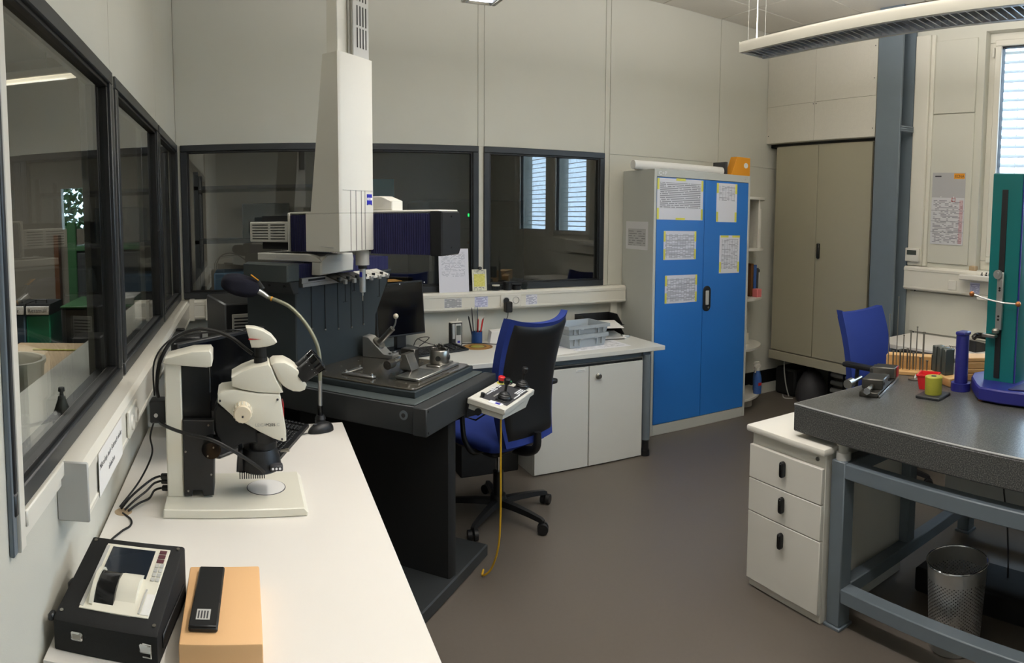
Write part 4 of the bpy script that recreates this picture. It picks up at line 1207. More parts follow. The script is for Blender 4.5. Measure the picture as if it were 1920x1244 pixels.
B().prism([(.05, 1.33), (.065, 1.345), (.088, 1.31), (.075, 1.30)], 'y', y_ + .07, y_ + .10, .004).obj('head_rear', 'anth', gl)
B().box((-.02, -.012, -.002), (.02, .012, .002), .001, Matrix.Translation((.046, y_ + .065, 1.357)) @ Matrix.Rotation(R_(38), 4, 'Y')).obj('hood_tag', 'orange', gl)
# ================================================================ back desk
bd_ = thing('office_desk', 'pale grey topped office desk under the back windows', 'desk', (1.65, 4.0, 0))
B().box((.55, 3.63, .712), (2.66, 4.30, .742), .003).obj('desk_top', 'deskgrey', bd_)
lg = B().cyl((2.53, 3.66, .11), (2.53, 3.66, .69), .028, seg=24).obj('leg', 'standgrey', bd_)
B().cyl((2.53, 3.66, .035), (2.53, 3.66, .11), .022, seg=24).cyl((2.53, 3.66, 0), (2.53, 3.66, .04), .030, .028, 24).obj('leg_foot', 'black', lg)
B().cyl((2.53, 4.22, 0), (2.53, 4.22, .69), .028, seg=20).obj('leg', 'standgrey', bd_)
B().box((.60, 3.68, .675), (2.56, 3.70, .712)).obj('apron', 'bluegrey', bd_)
B().box((2.50, 3.66, .675), (2.56, 4.24, .712), .003).obj('side_rail', 'standgrey', bd_)
B().box((.62, 3.68, 0), (.66, 4.25, .712)).obj('leg_panel', 'standgrey', bd_)
cu = thing('base_cupboard', 'light grey two door cupboard under the back desk', 'cupboard', (2.1, 3.95, 0))
B().box((1.70, 3.67, .0), (2.495, 4.25, .668), .002).obj('body', 'deskgrey', cu)
B().box((1.70, 3.662, .655), (2.495, 3.672, .668)).obj('top_gap', 'seal', cu)
dl = B().box((1.702, 3.652, .008), (2.079, 3.67, .655), .002).obj('door', 'deskgrey', cu)
dr = B().box((2.087, 3.652, .008), (2.493, 3.67, .655), .002).obj('door', 'deskgrey', cu)
B().box((1.985, 3.649, .628), (2.055, 3.653, .646), .004).obj('sign_slot', 'paper', dl)
B().box((1.995, 3.6475, .634), (2.045, 3.6495, .640)).obj('slot_print', 'skin_grey', dl)
B().lathe([(0, 0), (.019, 0), (.019, .008), (.0125, .012), (.0125, .022), (.014, .024), (0, .025)], mtx=Matrix.Translation((2.150, 3.652, .588)) @ Matrix.Rotation(PI / 2, 4, 'X')).obj('turn_knob', 'steel', dr)
solo(B().box((1.28, 3.80, 0), (1.66, 4.28, .60), .004), 'knee_space_shade', 'blackmatte', 'black block painted as the shade of the open knee space under the back desk', 'box')  # solid black block in place of the shade in the open knee space

# monitor
t = thing('flat_monitor', 'black flat monitor on the back desk beside the machine upright', 'monitor', (1.0, 4.17, .742), R_(22), frame='local')
B().box((-.19, -.016, .09), (.19, .016, .44), .004, Matrix.Rotation(R_(-5), 4, 'X')).obj('housing', 'black', t)
B().box((-.18, -.0175, .102), (.18, -.015, .43), 0, Matrix.Rotation(R_(-5), 4, 'X')).obj('screen', 'screen', t)
B().box((-.04, .0, .01), (.04, .035, .16), .006).obj('stand_neck', 'black', t)
B().box((-.11, -.05, 0), (.11, .08, .012), .004).obj('stand_foot', 'darklcd', t)
for x in (-.05, .145):
    B().cyl((x, -.056, .434), (x, -.053, .434), .004, seg=10).obj('sticker', 'logo_white', t)
B().cyl((-.17, -.06, .43), (-.17, -.05, .43), .001, seg=5).obj('status_dot', 'skin_grey', t)
solo(B().prism([(.72, 4.10), (1.0, 4.14), (.98, 4.28), (.70, 4.25)], 'z', 1.19, 1.193), 'amber_card', 'amber', 'amber coloured card resting on top of the back desk monitor', 'card')
keyboard('keyboard', 'black keyboard on the back desk in front of the monitor', Matrix.Translation((1.175, 4.03, .743)) @ Matrix.Rotation(R_(18), 4, 'Z'), .44, .16)
PY = 4.112
t = thing('mouse_pad', 'round amber mouse pad with dark rings on the back desk', 'mouse pad', (1.50, PY, .742))
B().cyl((1.50, PY, .7424), (1.50, PY, .7455), .100, seg=40).obj('pad', 'amber', t)
for r0, m_ in ((.098, 'brown'), (.085, 'amber'), (.06, 'brown'), (.045, 'olive')):
    B().cyl((1.50, PY, .7455), (1.50, PY, .7456 + (.098 - r0) * .01), r0, seg=36).obj('printed_ring', m_, t)
# little logger, pen cup and note cube
t = thing('data_logger', 'small silver and black data logger standing on the back desk', 'logger', (1.375, 4.20, .742), R_(8), frame='local')
B().box((-.042, -.02, 0), (.042, .02, .155), .004).obj('case', 'black', t)
B().box((-.034, -.024, .05), (-.012, -.018, .150), .004).obj('side_strip', 'alu', t)
B().box((-.010, -.024, .005), (.034, -.018, .150), .003).obj('front', 'skin_grey', t)
B().box((-.004, -.0255, .075), (.028, -.0235, .138)).obj('display', 'lcd', t)
B().box((.004, -.0255, .022), (.022, -.0235, .036)).obj('emblem', 'logo_blue', t)
B().box((-.042, -.02, .155), (.042, .02, .163), .003).cyl((.012, 0, .16), (.018, 0, .182), .005, seg=10).obj('top_cap', 'white', t)
t = thing('pen_cup', 'blue pen cup on the back desk', 'pen cup', (1.545, 4.25, .742))
B().lathe([(0, 0), (.037, 0), (.037, .078), (.033, .078), (.033, .006), (0, .006)], (1.545, 4.25, .742), 28).obj('cup', mat('cup_blue', (30, 70, 130), .35), t)
pens = [(-.018, .004, -.015, .01, .235, .004, 'ink', 'black pen with pale tip in the blue cup'), (-.008, -.012, -.012, .0, .255, .003, 'alu', 'thin silver tweezers in the blue cup'), (.006, .006, .004, .01, .24, .0035, 'standgrey', 'grey scriber in the blue cup'), (.0, -.012, .004, -.005, .16, .0045, 'inkred', 'short red marker in the blue cup'), (.014, -.004, .024, -.01, .16, .0045, 'red', 'red felt pen leaning right in the blue cup'), (.02, .008, .038, .01, .165, .0028, 'brown', 'thin brown pencil leaning right in the blue cup'), (-.02, .012, -.03, .02, .175, .0055, 'black', 'thick black cutter in the blue cup'), (.010, .014, .016, .02, .17, .004, 'ivory', 'ivory coloured pen in the blue cup')]
for x, y, dx, dy, L, r, m_, lb in pens:
    p = Vector((1.545 + x, 4.25 + y, .749))
    e = p + Vector((dx, dy, L))
    solo(B().cyl(p, p.lerp(e, .93), r, seg=10).cyl(p.lerp(e, .93), e, r, r * .35, 10), 'pen', m_, lb, 'pen', 'pens in the blue cup')
solo(B().prism([(0, 0), (.10, 0), (.10, .085), (.012, .08)], 'y', 0, .085, .002, Matrix.Translation((1.62, 4.20, .742)) @ Matrix.Rotation(R_(-8), 4, 'Z')), 'note_block', 'paper', 'white note paper block beside the blue pen cup', 'note block')
cable([(1.12, 4.23, .80), (1.18, 4.22, .77), (1.25, 4.23, .749), (1.33, 4.245, .7465), (1.43, 4.24, .7465), (1.48, 4.205, .7505), (1.545, 4.188, .7505), (1.62, 4.12, .7505), (1.72, 4.05, .7465)], .0025, 'black lead winding over the back desk behind the keyboard')
cable([(1.08, 4.17, .765), (1.10, 4.175, .80), (1.14, 4.18, .815), (1.19, 4.19, .81), (1.16, 4.165, .79), (1.11, 4.15, .762)], .003, 'tangled black lead under the back desk monitor')
# crates, letter trays, loose papers
def crate(label, M, L=.40, W=.30, H=.12, group=None):
    t = thing('plastic_crate', label, 'crate', M.translation, M.to_euler().z, group, frame='local')
    b = B()
    def ring(z, i):
        return [(-L / 2 + i, -W / 2 + i, z), (L / 2 - i, -W / 2 + i, z), (L / 2 - i, W / 2 - i, z), (-L / 2 + i, W / 2 - i, z)]
    rs = [[b.bm.verts.new(p) for p in ring(z, i)] for z, i in ((0, .022), (H * .7, .012), (H * .7, .0), (H, -.0), (H, .01), (.008, .026))]
    for A_, C_ in zip(rs, rs[1:]):
        for k in range(4):
            b.bm.faces.new((A_[k], A_[(k + 1) % 4], C_[(k + 1) % 4], C_[k]))
    b.bm.faces.new(rs[0][::-1]); b.bm.faces.new(rs[-1])
    b.obj('tub', 'crate', t)
    for x in (-L / 2 + .05, -L / 2 + .09, L / 2 - .05, L / 2 - .09):
        B().box((x - .004, -W / 2 + .004, .016), (x + .004, -W / 2 + .03, H * .7)).obj('rib', 'crate', t)
    for x in (-.06, .06):
        B().box((x - .012, -W / 2 - .004, H * .62), (x + .012, -W / 2 + .02, H * .72), .002).obj('grip_lug', 'crate', t)
    return t
Mc = Matrix.Translation((2.155, 3.925, .744)) @ Matrix.Rotation(R_(6), 4, 'Z')
crate('grey plastic crate at the bottom of the stack on the back desk', Mc, .32, .24, .088, 'grey crates on the back desk')
crate('grey plastic crate with blue sheets inside, on top of the stack', Mc @ Matrix.Translation((0, 0, .0765)), .335, .250, .072, 'grey crates on the back desk')
o = sheet('blue_sheets', .20, .15, 'bluefoam', Mc @ Matrix.Translation((-.02, .005, .0855)), 'blue sheets of paper lying in the upper grey crate', t=.012)
def tray(label, z, x0=2.33, x1=2.63, y0=4.07, y1=4.29, paper=None):
    t = thing('letter_tray', label, 'letter tray', ((x0 + x1) / 2, (y0 + y1) / 2, z), group='letter trays on the back desk')
    B().box((x0, y0, z), (x1, y1, z + .004)).obj('tray_floor', 'black', t)
    B().box((x0, y1 - .004, z), (x1, y1, z + .07)).obj('back_wall', 'black', t)
    B().prism([(y0 + .02, z), (y1, z), (y1, z + .07), (y0 + .10, z + .07)], 'x', x0, x0 + .004).obj('side_wall', 'black', t)
    B().prism([(y0 + .02, z), (y1, z), (y1, z + .07), (y0 + .10, z + .07)], 'x', x1 - .004, x1).obj('side_wall', 'black', t)
    return t
tray('black letter tray at the bottom of the pair on the back desk', .743)
tray('black letter tray at the top of the pair on the back desk', .822, 2.32, 2.61, 4.07, 4.295)
pm_text = printmat('print_text', rows=34, cols=40, thr=.35, fill=.55)
pm_plan = printmat('print_plan', rows=46, cols=26, thr=.55, fill=.6, area=(.05, .95, .08, .92))
sheet('loose_sheet', .21, .29, 'paper', basis((2.46, 4.095, .835), (.95, -.3, .0), (.3, .95, .04)), 'white sheet poking out of the upper letter tray')
sheet('loose_sheet', .21, .27, 'paper', basis((2.48, 4.10, .756), (.97, -.2, 0), (.2, .97, .03)), 'white sheet poking out of the lower letter tray')
sheet('floor_plan', .60, .34, pm_plan, basis((2.15, 3.90, .7425), (1, .02, 0), (-.02, 1, 0)), 'large printed sheet lying under the grey crates')
solo(B().box((2.55, 4.0, .7425), (2.62, 4.03, .765), .004), 'stapler', 'chrome', 'small chrome stapler at the corner of the letter trays', 'stapler')
sheet('loose_sheet', .25, .17, 'paper', basis((1.90, 3.755, .7435), (1, .12, 0), (-.12, 1, 0)), 'blank white sheet at the front edge of the back desk')

# ---- on the back trunking
pm_letter = printmat('print_letter', paper=(226, 226, 236), ink=(140, 142, 162), rows=40, cols=24, thr=.45, fill=.62, area=(.1, .88, .35, .92))
pm_card = printmat('print_card', paper=(222, 220, 200), rows=18, cols=16, thr=.5, area=(.1, .9, .03, .97), accent=[(.12, .88, .2, .78, (222, 214, 70), .75)])
pm_lab1 = printmat('print_label_grey', paper=(214, 214, 214), rows=12, cols=7, thr=.2, fill=.3, area=(.02, .98, .02, .95), grid=(7, 12), ink=(120, 122, 130))
pm_lab2 = printmat('print_label_blue', paper=(206, 208, 230), rows=13, cols=9, thr=.3, fill=.5, area=(.05, .95, .04, .85), ink=(80, 84, 150), accent=[(0, 1, .82, .86, (50, 54, 120), .8)])
pm_lab3 = printmat('print_label_pale', paper=(222, 222, 230), rows=12, cols=8, thr=.4, area=(.05, .95, .05, .95), ink=(110, 112, 150))
sheet('letter_sheet', .213, .297, pm_letter, basis((1.408, 4.335, 1.2325), (1, 0, 0), (-.015, .075, 1)), 'printed letter sheet leaning against the back window')
card = sheet('yellow_card', .106, .150, pm_card, basis((1.60, 4.352, 1.160), (1, 0, 0), (0, .10, 1)), 'yellow printed card leaning on the window post', 'card')
solo(B().cyl((1.603, 4.338, 1.243), (1.603, 4.351, 1.243), .0115, seg=18), 'round_magnet', 'ink', 'dark round magnet holding the yellow card', 'magnet')
YT = YB - .0734
sheet('socket_label', .125, .065, pm_lab1, basis((1.392, YT, 1.014), (1, 0, 0), (0, 0, 1)), 'grey tabular label on the back trunking', 'label', 'printed labels on the back trunking')
sheet('socket_label', .097, .094, pm_lab2, basis((1.596, YT, 1.020), (1, 0, 0), (0, 0, 1)), 'blue headed label on the back trunking below the yellow card', 'label', 'printed labels on the back trunking')
sheet('socket_label', .088, .090, pm_lab3, basis((1.975, YT, 1.008), (1, 0, 0), (0, 0, 1)), 'pale label on the back trunking right of the socket', 'label', 'printed labels on the back trunking')
t = thing('wall_socket', 'white double socket on the back trunking', 'socket', (1.815, YT, .98))
B().box((1.737, YT - .008, .972), (1.893, YT + .002, 1.058), .003).obj('plate', 'white', t)
for x in (1.778, 1.852):
    i_ = B().lathe([(.026, .0), (.022, .004), (.021, -.008), (0, -.008)], mtx=Matrix.Translation((x, YT - .008, 1.016)) @ Matrix.Rotation(PI / 2, 4, 'X')).obj('insert', 'skin_grey', t)
    for s in (-.009, .009):
        B().cyl((x + s, YT - .0035, 1.016), (x + s, YT - .0005, 1.016), .003, seg=8).obj('contact_hole', 'ink', i_)
solo(B().box((1.757, YT - .062, .938), (1.806, YT - .008, 1.012), .006).cyl((1.778, YT - .012, 1.016), (1.778, YT - .001, 1.016), .02, seg=18), 'power_adapter', 'black', 'black plug in power adapter at the back trunking socket', 'adapter')
cable([(1.782, YT - .035, .94), (1.775, YT - .035, .90), (1.74, YT - .03, .85), (1.73, YT - .03, .79), (1.76, YT - .05, .746)], .0025, 'thin black lead hanging from the power adapter')
def jar(name, x, r, h, m_, cap, label, cat='jar'):
    t = thing(name, label, cat, (x, 4.338, 1.085))
    B().lathe([(0, 0), (r, 0), (r, h * .75), (r * .88, h * .8), (0, h * .8)], (x, 4.338, 1.085), 20).obj('jar', m_, t)
    B().lathe([(0, h * .8), (r * .98, h * .8), (r * .98, h), (0, h)], (x, 4.338, 1.085), 20).obj('lid', cap, t)
jar('glass_jar', 1.718, .028, .040, 'clear', 'white', 'small clear jar with white lid on the back trunking')
jar('lens_pot', 1.806, .030, .060, 'black', 'black', 'taller black screw pot on the back trunking')
jar('lens_pot', 1.876, .029, .034, 'black', 'blackgloss', 'low black screw pot on the back trunking')
solo(B().lathe([(0, 0), (.019, 0), (.023, .052), (.021, .052), (.018, .003), (0, .003)], (1.937, 4.338, 1.085), 20), 'clear_beaker', 'clear', 'clear plastic beaker on the back trunking', 'beaker')

# ================================================================ office chairs
def chair(label, loc, rot, lift=0., fabric_back=False, spin=0., arm=0.):
    """local frame: the sitter faces +y"""
    t = thing('office_chair', label, 'chair', loc, rot, 'blue swivel chairs', frame='local')
    b = B()
    for k, (z, i) in enumerate(((.425, .03), (.435, .008), (.465, .0), (.49, .012), (.498, .05))):
        ring = []
        for j in range(32):
            a = 2 * PI * j / 32
            cx = abs(math.cos(a)) ** .45 * math.copysign(1, math.cos(a))
            cy = abs(math.sin(a)) ** .45 * math.copysign(1, math.sin(a))
            ring.append(b.bm.verts.new(((.235 - i) * cx, .02 + (.225 - i) * cy, z)))
        if k:
            for j in range(32):
                b.bm.faces.new((prev[j], prev[(j + 1) % 32], ring[(j + 1) % 32], ring[j]))
        else:
            b.bm.faces.new(ring[::-1])
        prev = ring
    b.bm.faces.new(prev)
    b.obj('seat', 'fabric', t, angle=60)
    B().box((-.17, -.14, .385), (.17, .17, .43), .02).obj('seat_shell', 'black', t)
    def back(off):
        def fn(u, v):
            s = 2 * u - 1
            wv = .175 + .045 * math.sin(v * 2.0)
            x = s * wv
            z = .465 + .62 * v + .032 * abs(s) ** 2.4 * v * v + lift
            y = -.225 - .03 * math.sin(v * PI) * -1 - .10 * v * v + .062 * s * s * (.4 + .6 * v) + off
            return Vector((x, y, z))
        return fn
    def slab(o0, o1, name, m_, inset=0.):
        b = B()
        nu, nv = 16, 16
        f0, f1 = back(o0), back(o1)
        g0 = [[b.bm.verts.new(f0(inset + (1 - 2 * inset) * i / nu, inset + (1 - 1.6 * inset) * j / nv)) for j in range(nv + 1)] for i in range(nu + 1)]
        g1 = [[b.bm.verts.new(f1(inset * 1.8 + (1 - 3.6 * inset) * i / nu, inset * 1.8 + (1 - 3. * inset) * j / nv)) for j in range(nv + 1)] for i in range(nu + 1)]
        for g_ in (g0, g1):
            for i in range(nu):
                for j in range(nv):
                    b.bm.faces.new((g_[i][j], g_[i + 1][j], g_[i + 1][j + 1], g_[i][j + 1]))
        rim = [(i, 0) for i in range(nu)] + [(nu, j) for j in range(nv)] + [(i, nv) for i in range(nu, 0, -1)] + [(0, j) for j in range(nv, 0, -1)]
        for (a, c_), (a2, c2_) in zip(rim, rim[1:] + rim[:1]):
            b.bm.faces.new((g0[a][c_], g0[a2][c2_], g1[a2][c2_], g1[a][c_]))
        return b.obj(name, m_, t, angle=50)
    slab(.02, -.025, 'backrest', 'fabric')
    slab(-.024, -.04, 'back_shell', 'fabric' if fabric_back else 'black', .05)
    B().tube([(0, -.08, .40), (0, -.20, .405), (0, -.265, .44), (0, -.275, .52)], [.03, .018], 12, 5).obj('back_bracket', 'black', t)
    for s in (-1, 1):
        a = B().tube([(s * .18, -.05, .415), (s * .265, -.07, .44), (s * .298, -.05, .52), (s * .30, -.04, .69 + arm)], [.015, .012], 10, 5).obj('arm_post', 'black', t)
        B().box((s * .30 - .028, -.14, .685 + arm), (s * .30 + .028, .13, .715 + arm), .010, seg=2).obj('arm_pad', 'black', a)
    B().cyl((0, 0, .10), (0, 0, .25), .028, seg=18).obj('lift_sleeve', 'black', t)
    B().cyl((0, 0, .25), (0, 0, .39), .014, seg=14).obj('gas_lift', 'chrome', t)
    B().lathe([(0, .075), (.04, .075), (.045, .10), (.04, .125), (0, .13)], (0, 0, 0), 20).obj('hub', 'black', t)
    for k in range(5):
        a = R_(72 * k + spin)
        Mx = Matrix.Rotation(a, 4, 'Z')
        b = B()
        pr = [(.03, .085, .032), (.12, .085, .028), (.22, .078, .023), (.295, .068, .018), (.31, .060, .016)]
        rings = [[b.bm.verts.new(Mx @ Vector((x, s1 * w * .75, z + s2 * .016 * (1 - x)))) for s1, s2 in ((-1, -1), (1, -1), (.7, 1), (-.7, 1))] for x, z, w in pr]
        for A_, C_ in zip(rings, rings[1:]):
            for i in range(4):
                b.bm.faces.new((A_[i], A_[(i + 1) % 4], C_[(i + 1) % 4], C_[i]))
        b.bm.faces.new(rings[0][::-1]); b.bm.faces.new(rings[-1])
        leg = b.obj('base_arm', 'black', t)
        p = Mx @ Vector((.305, 0, 0))
        b = B()
        ta = Mx.to_3x3() @ Vector((-.6, .8, 0)).normalized()
        for s in (-1, 1):
            b.cyl(p + ta * (s * .006) + Vector((0, 0, .029)), p + ta * (s * .026) + Vector((0, 0, .029)), .029, .027, 18)
        b.cyl(p + Vector((0, 0, .03)), p + Vector((0, 0, .066)), .008, seg=8)
        b.obj('castor', 'black', leg)
    return t
CH = chair('blue swivel chair with black shell turned to the back desk', (1.30, 3.24, 0), R_(24), spin=-16)
CH2 = chair('blue swivel chair behind the granite table by the window wall', (3.48, 2.37, 0), R_(180), -.06, True, 20, .05)
# ================================================================ blue cabinet
X0, X1, Y0, Y1, ZT_ = 2.773, 3.713, 3.956, 4.372, 1.955
bc = thing('steel_cabinet', 'tall grey steel cabinet with two blue doors', 'cabinet', ((X0 + X1) / 2, (Y0 + Y1) / 2, 0))
b = B()
b.box((X0, Y0, 0), (X0 + .022, Y1, ZT_), .002).box((X1 - .022, Y0, 0), (X1, Y1, ZT_), .002).box((X0 + .022, Y0, ZT_ - .055), (X1 - .022, Y1, ZT_), .002)
b.box((X0 + .022, Y0, 0), (X1 - .022, Y1, .078), .002).box((X0 + .022, Y1 - .01, .078), (X1 - .022, Y1, ZT_ - .055))
b.obj('carcass', 'cabgrey', bc)
d1 = B().box((X0 + .024, Y0 - .002, .082), (3.238, Y0 + .018, ZT_ - .058), .0015).obj('door', 'blue', bc)
d2 = B().box((3.242, Y0 - .002, .082), (X1 - .024, Y0 + .018, ZT_ - .058), .0015).obj('door', 'blue', bc)
def stadium(cx, z0, z1, r, n=10):
    pts = []
    for k in range(n + 1):
        a = PI * k / n
        pts.append((cx + r * math.cos(a), z1 - r + r * math.sin(a)))
    for k in range(n + 1):
        a = PI + PI * k / n
        pts.append((cx + r * math.cos(a), z0 + r + r * math.sin(a)))
    return pts
h_ = B().prism(stadium(3.279, .895, 1.092, .038), 'y', Y0 - .010, Y0 - .001, .003).obj('handle_shell', 'black', d2)
B().box((3.262, Y0 - .016, .945), (3.294, Y0 - .008, 1.055), .003).obj('handle_lever', 'skin_grey', h_)
B().cyl((3.292, Y0 - .014, .925), (3.292, Y0 - .009, .925), .008, seg=14).obj('lock', 'steel', h_)
text('C+P', .040, 'logo_white', basis((X0 + .035, Y0 - .0015, ZT_ - .042), (1, 0, 0), (0, 0, 1)), bc)
B().cyl((X1 - .06, Y0 - .002, ZT_ - .03), (X1 - .06, Y0 + .001, ZT_ - .03), .006, seg=10).obj('rivet', 'skin_grey', bc)
pm_big = printmat('print_schedule', paper=(226, 227, 236), rows=22, cols=60, thr=.08, fill=.45, area=(.06, .94, .27, .90), ink=(116, 118, 128))
pm_cal = printmat('print_calendar', paper=(220, 222, 234), rows=34, cols=12, thr=.4, fill=.45, area=(.05, .95, .06, .88), grid=(12, 6), ink=(130, 134, 150))
pm_list = printmat('print_list', paper=(226, 227, 236), rows=30, cols=8, thr=.55, fill=.6, area=(.12, .9, .55, .93), grid=(7, 30), ink=(140, 142, 156))
pm_tab = printmat('print_table', paper=(226, 227, 236), rows=30, cols=9, thr=.55, fill=.6, area=(.10, .92, .12, .90), grid=(8, 30), ink=(130, 132, 146))
FR = lambda x, z: basis((x, Y0 - .0026, z), (1, 0, 0), (0, 0, 1))
def taped(label, cx, cz, w, h, pm, tapes):
    o = sheet('taped_paper', w, h, pm, FR(cx, cz), label, 'paper', 'papers on the blue cabinet')
    for tx, tz, tw, th in tapes:
        q = B().box((tx - tw / 2, tz - th / 2, .0006), (tx + tw / 2, tz + th / 2, .0014)).obj('tape', 'yellow', o)
    return o
def corners(w, h, l=.08, tw=.018):
    return [(sx * (w / 2 - tw / 2), sz * (h / 2 - l / 2 - .003), tw, l) for sx in (-1, 1) for sz in (-1, 1)]
taped('large landscape schedule at the top of the left blue door', 3.008, 1.742, .425, .30, pm_big, corners(.425, .30) + [(0, .145, .085, .018), (.0, -.143, .085, .016)])
taped('year planner sheet in the middle of the left blue door', 3.012, 1.404, .302, .212, pm_cal, corners(.302, .212, .075, .017))
taped('year planner sheet lowest on the left blue door', 3.031, 1.079, .300, .208, pm_cal, corners(.300, .208, .075, .017))
taped('portrait list at the top of the right blue door', 3.460, 1.733, .211, .300, pm_list, corners(.211, .300, .075, .02))
taped('portrait table sheet above the handle on the right blue door', 3.502, 1.331, .211, .297, pm_tab, [(-.055, .14, .08, .016), (.065, .14, .08, .016), (-.095, -.10, .018, .08), (.095, -.10, .018, .08)])
pm_side = printmat('print_notice', paper=(224, 224, 226), rows=12, cols=14, thr=.4, fill=.6, area=(.12, .88, .15, .72), ink=(90, 92, 96), accent=[(.1, .9, .13, .74, (150, 152, 152), .5)])
sheet('side_notice', .295, .208, pm_side, basis((X0 - .0012, 4.172, 1.470), (0, -1, 0), (0, 0, 1)), 'grey notice on the left side of the blue cabinet', 'notice')
# on top of it
def hroll(label, x0, x1, y, z, r):
    t = solo(B().cyl((x0, y, z), (x1, y, z), r, seg=22).cyl((x1 - .002, y, z), (x1 + .001, y, z), r * .5, seg=16), 'paper_roll', 'paper', label, 'paper roll', 'paper rolls on the blue cabinet')
    return t
hroll('long white paper roll on top of the blue cabinet', 2.70, 3.55, 4.13, ZT_ + .034, .034)
hroll('second white paper roll behind the first on the blue cabinet', 2.78, 3.5, 4.21, ZT_ + .03, .030)
sheet('flat_card', .55, .12, 'skin_grey', basis((3.12, 4.03, ZT_ + .001), (1, -.03, 0), (.03, 1, 0)), 'thin grey card under the paper rolls on the blue cabinet', t=.004)
t = thing('magazine_file', 'orange magazine file standing on the blue cabinet', 'magazine file', (3.68, 4.13, ZT_))
B().prism([(3.585, ZT_), (3.79, ZT_), (3.79, ZT_ + .155), (3.645, ZT_ + .155)], 'y', 4.05, 4.13, .002).obj('body', 'orange', t)
B().cyl((3.742, 4.0485, ZT_ + .09), (3.742, 4.051, ZT_ + .09), .022, seg=24).obj('round_label', 'paper', t)
solo(B().box((3.56, 4.09, ZT_), (3.58, 4.25, ZT_ + .11), .002), 'grey_folder', 'ink', 'dark folder beside the orange magazine file', 'folder')
B_ = None
# ================================================================ rounded corner shelf beside it
sh = thing('corner_shelf', 'white end shelf with rounded boards beside the blue cabinet', 'shelf', (3.93, 4.2, 0))
B().box((3.725, 3.99, .06), (3.743, 4.36, 1.80), .002).obj('side_panel', 'white', sh)
B().box((3.90, 4.05, 1.36), (3.92, 4.36, 1.79), .002).obj('divider', 'white', sh)
B().box((3.743, 4.352, .06), (4.0, 4.362, 1.80)).obj('back_panel', 'white', sh)
def qboard(z, R=.40, t_=.022, cy=4.36):
    pts = [(3.743, cy)] + [(3.743 + R * math.sin(R_(a)), cy - .36 * math.cos(R_(a))) for a in range(0, 91, 9)]
    return B().prism(pts, 'z', z - t_, z, .002).obj('shelf_board', 'white', sh)
for z in (1.795, 1.37, .955, .535, .115):
    qboard(z)
B().cyl((3.92, 4.20, 0), (3.92, 4.20, .095), .08, seg=24).obj('foot', 'white', sh)
t = thing('first_aid_box', 'white leaning board box with teal band on the shelf', 'box', (3.97, 4.24, 1.37))
B().box((3.945, 4.20, 1.3706), (4.03, 4.27, 1.64), .003).obj('body', 'paper', t)
B().box((3.944, 4.199, 1.545), (4.031, 4.271, 1.585)).obj('band', 'green', t)
solo(B().box((3.925, 4.06, 1.372), (3.945, 4.33, 1.70), .002), 'binder', 'white', 'white binder standing on the upper shelf board', 'binder')
for k, (x, w, h, m_, lb) in enumerate(((3.90, .03, .28, 'brown', 'brown book on the middle shelf board'), (3.935, .032, .27, 'bottleblue', 'blue book on the middle shelf board'), (3.97, .022, .24, 'ink', 'dark slim book on the middle shelf board'))):
    solo(B().box((x, 4.12, .956), (x + w, 4.30, .956 + h), .002), 'book', m_, lb, 'book', 'books on the corner shelf')
t = thing('spray_tube', 'white tube with black cap leaning on the middle shelf board', 'tube', (4.02, 4.18, .956))
B().lathe([(0, .03), (.02, .03), (.026, .20), (0, .20)], (4.025, 4.18, .956), 16).obj('body', 'paper', t)
B().lathe([(0, 0), (.017, 0), (.019, .03), (0, .03)], (4.025, 4.18, .956), 16).obj('cap', 'black', t)
B().lathe([(.026, .20), (.027, .225), (0, .225)], (4.025, 4.18, .956), 16).obj('crimp', 'black', t)
solo(B().box((3.91, 4.05, .956), (3.965, 4.11, 1.025), .003), 'pink_box', 'pinklabel', 'small pink box on the middle shelf board', 'box')
solo(B().lathe([(0, 0), (.03, 0), (.03, .09), (.012, .10), (.012, .12), (0, .12)], (3.93, 4.2, .536), 18), 'white_pot', 'cream', 'cream pot on the fourth shelf board', 'pot')
for k, (x, y, lb) in enumerate(((3.985, 4.09, 'clear spray bottle with blue label, front one on the lowest shelf'), (4.055, 4.17, 'clear spray bottle with blue label, rear one on the lowest shelf'))):
    t = thing('spray_bottle', lb, 'bottle', (x, y, .116), group='spray bottles on the corner shelf')
    B().lathe([(0, 0), (.034, 0), (.036, .01), (.036, .13), (.030, .16), (.018, .185), (.014, .205), (0, .205)], (x, y, .116), 20).obj('bottle', 'bottleblue', t)
    B().lathe([(.0365, .05), (.0365, .12)], (x, y, .116), 20).obj('label', 'bottleblue', t)
    B().box((x - .024, y - .0378, .19), (x + .012, y - .035, .215)).obj('red_mark', 'inkred', t)
    B().lathe([(.0142, .195), (.017, .20), (.017, .225), (0, .23)], (x, y, .116), 16).obj('collar', 'white', t)
    B().prism([(x - .035, .335), (x + .02, .335), (x + .03, .355), (x + .015, .372), (x - .03, .372), (x - .042, .355)], 'y', y - .012, y + .012, .003).obj('trigger_head', 'white', t)
    B().prism([(x - .034, .30), (x - .026, .30), (x - .018, .336), (x - .028, .336)], 'y', y - .006, y + .006).obj('trigger', 'white', t)

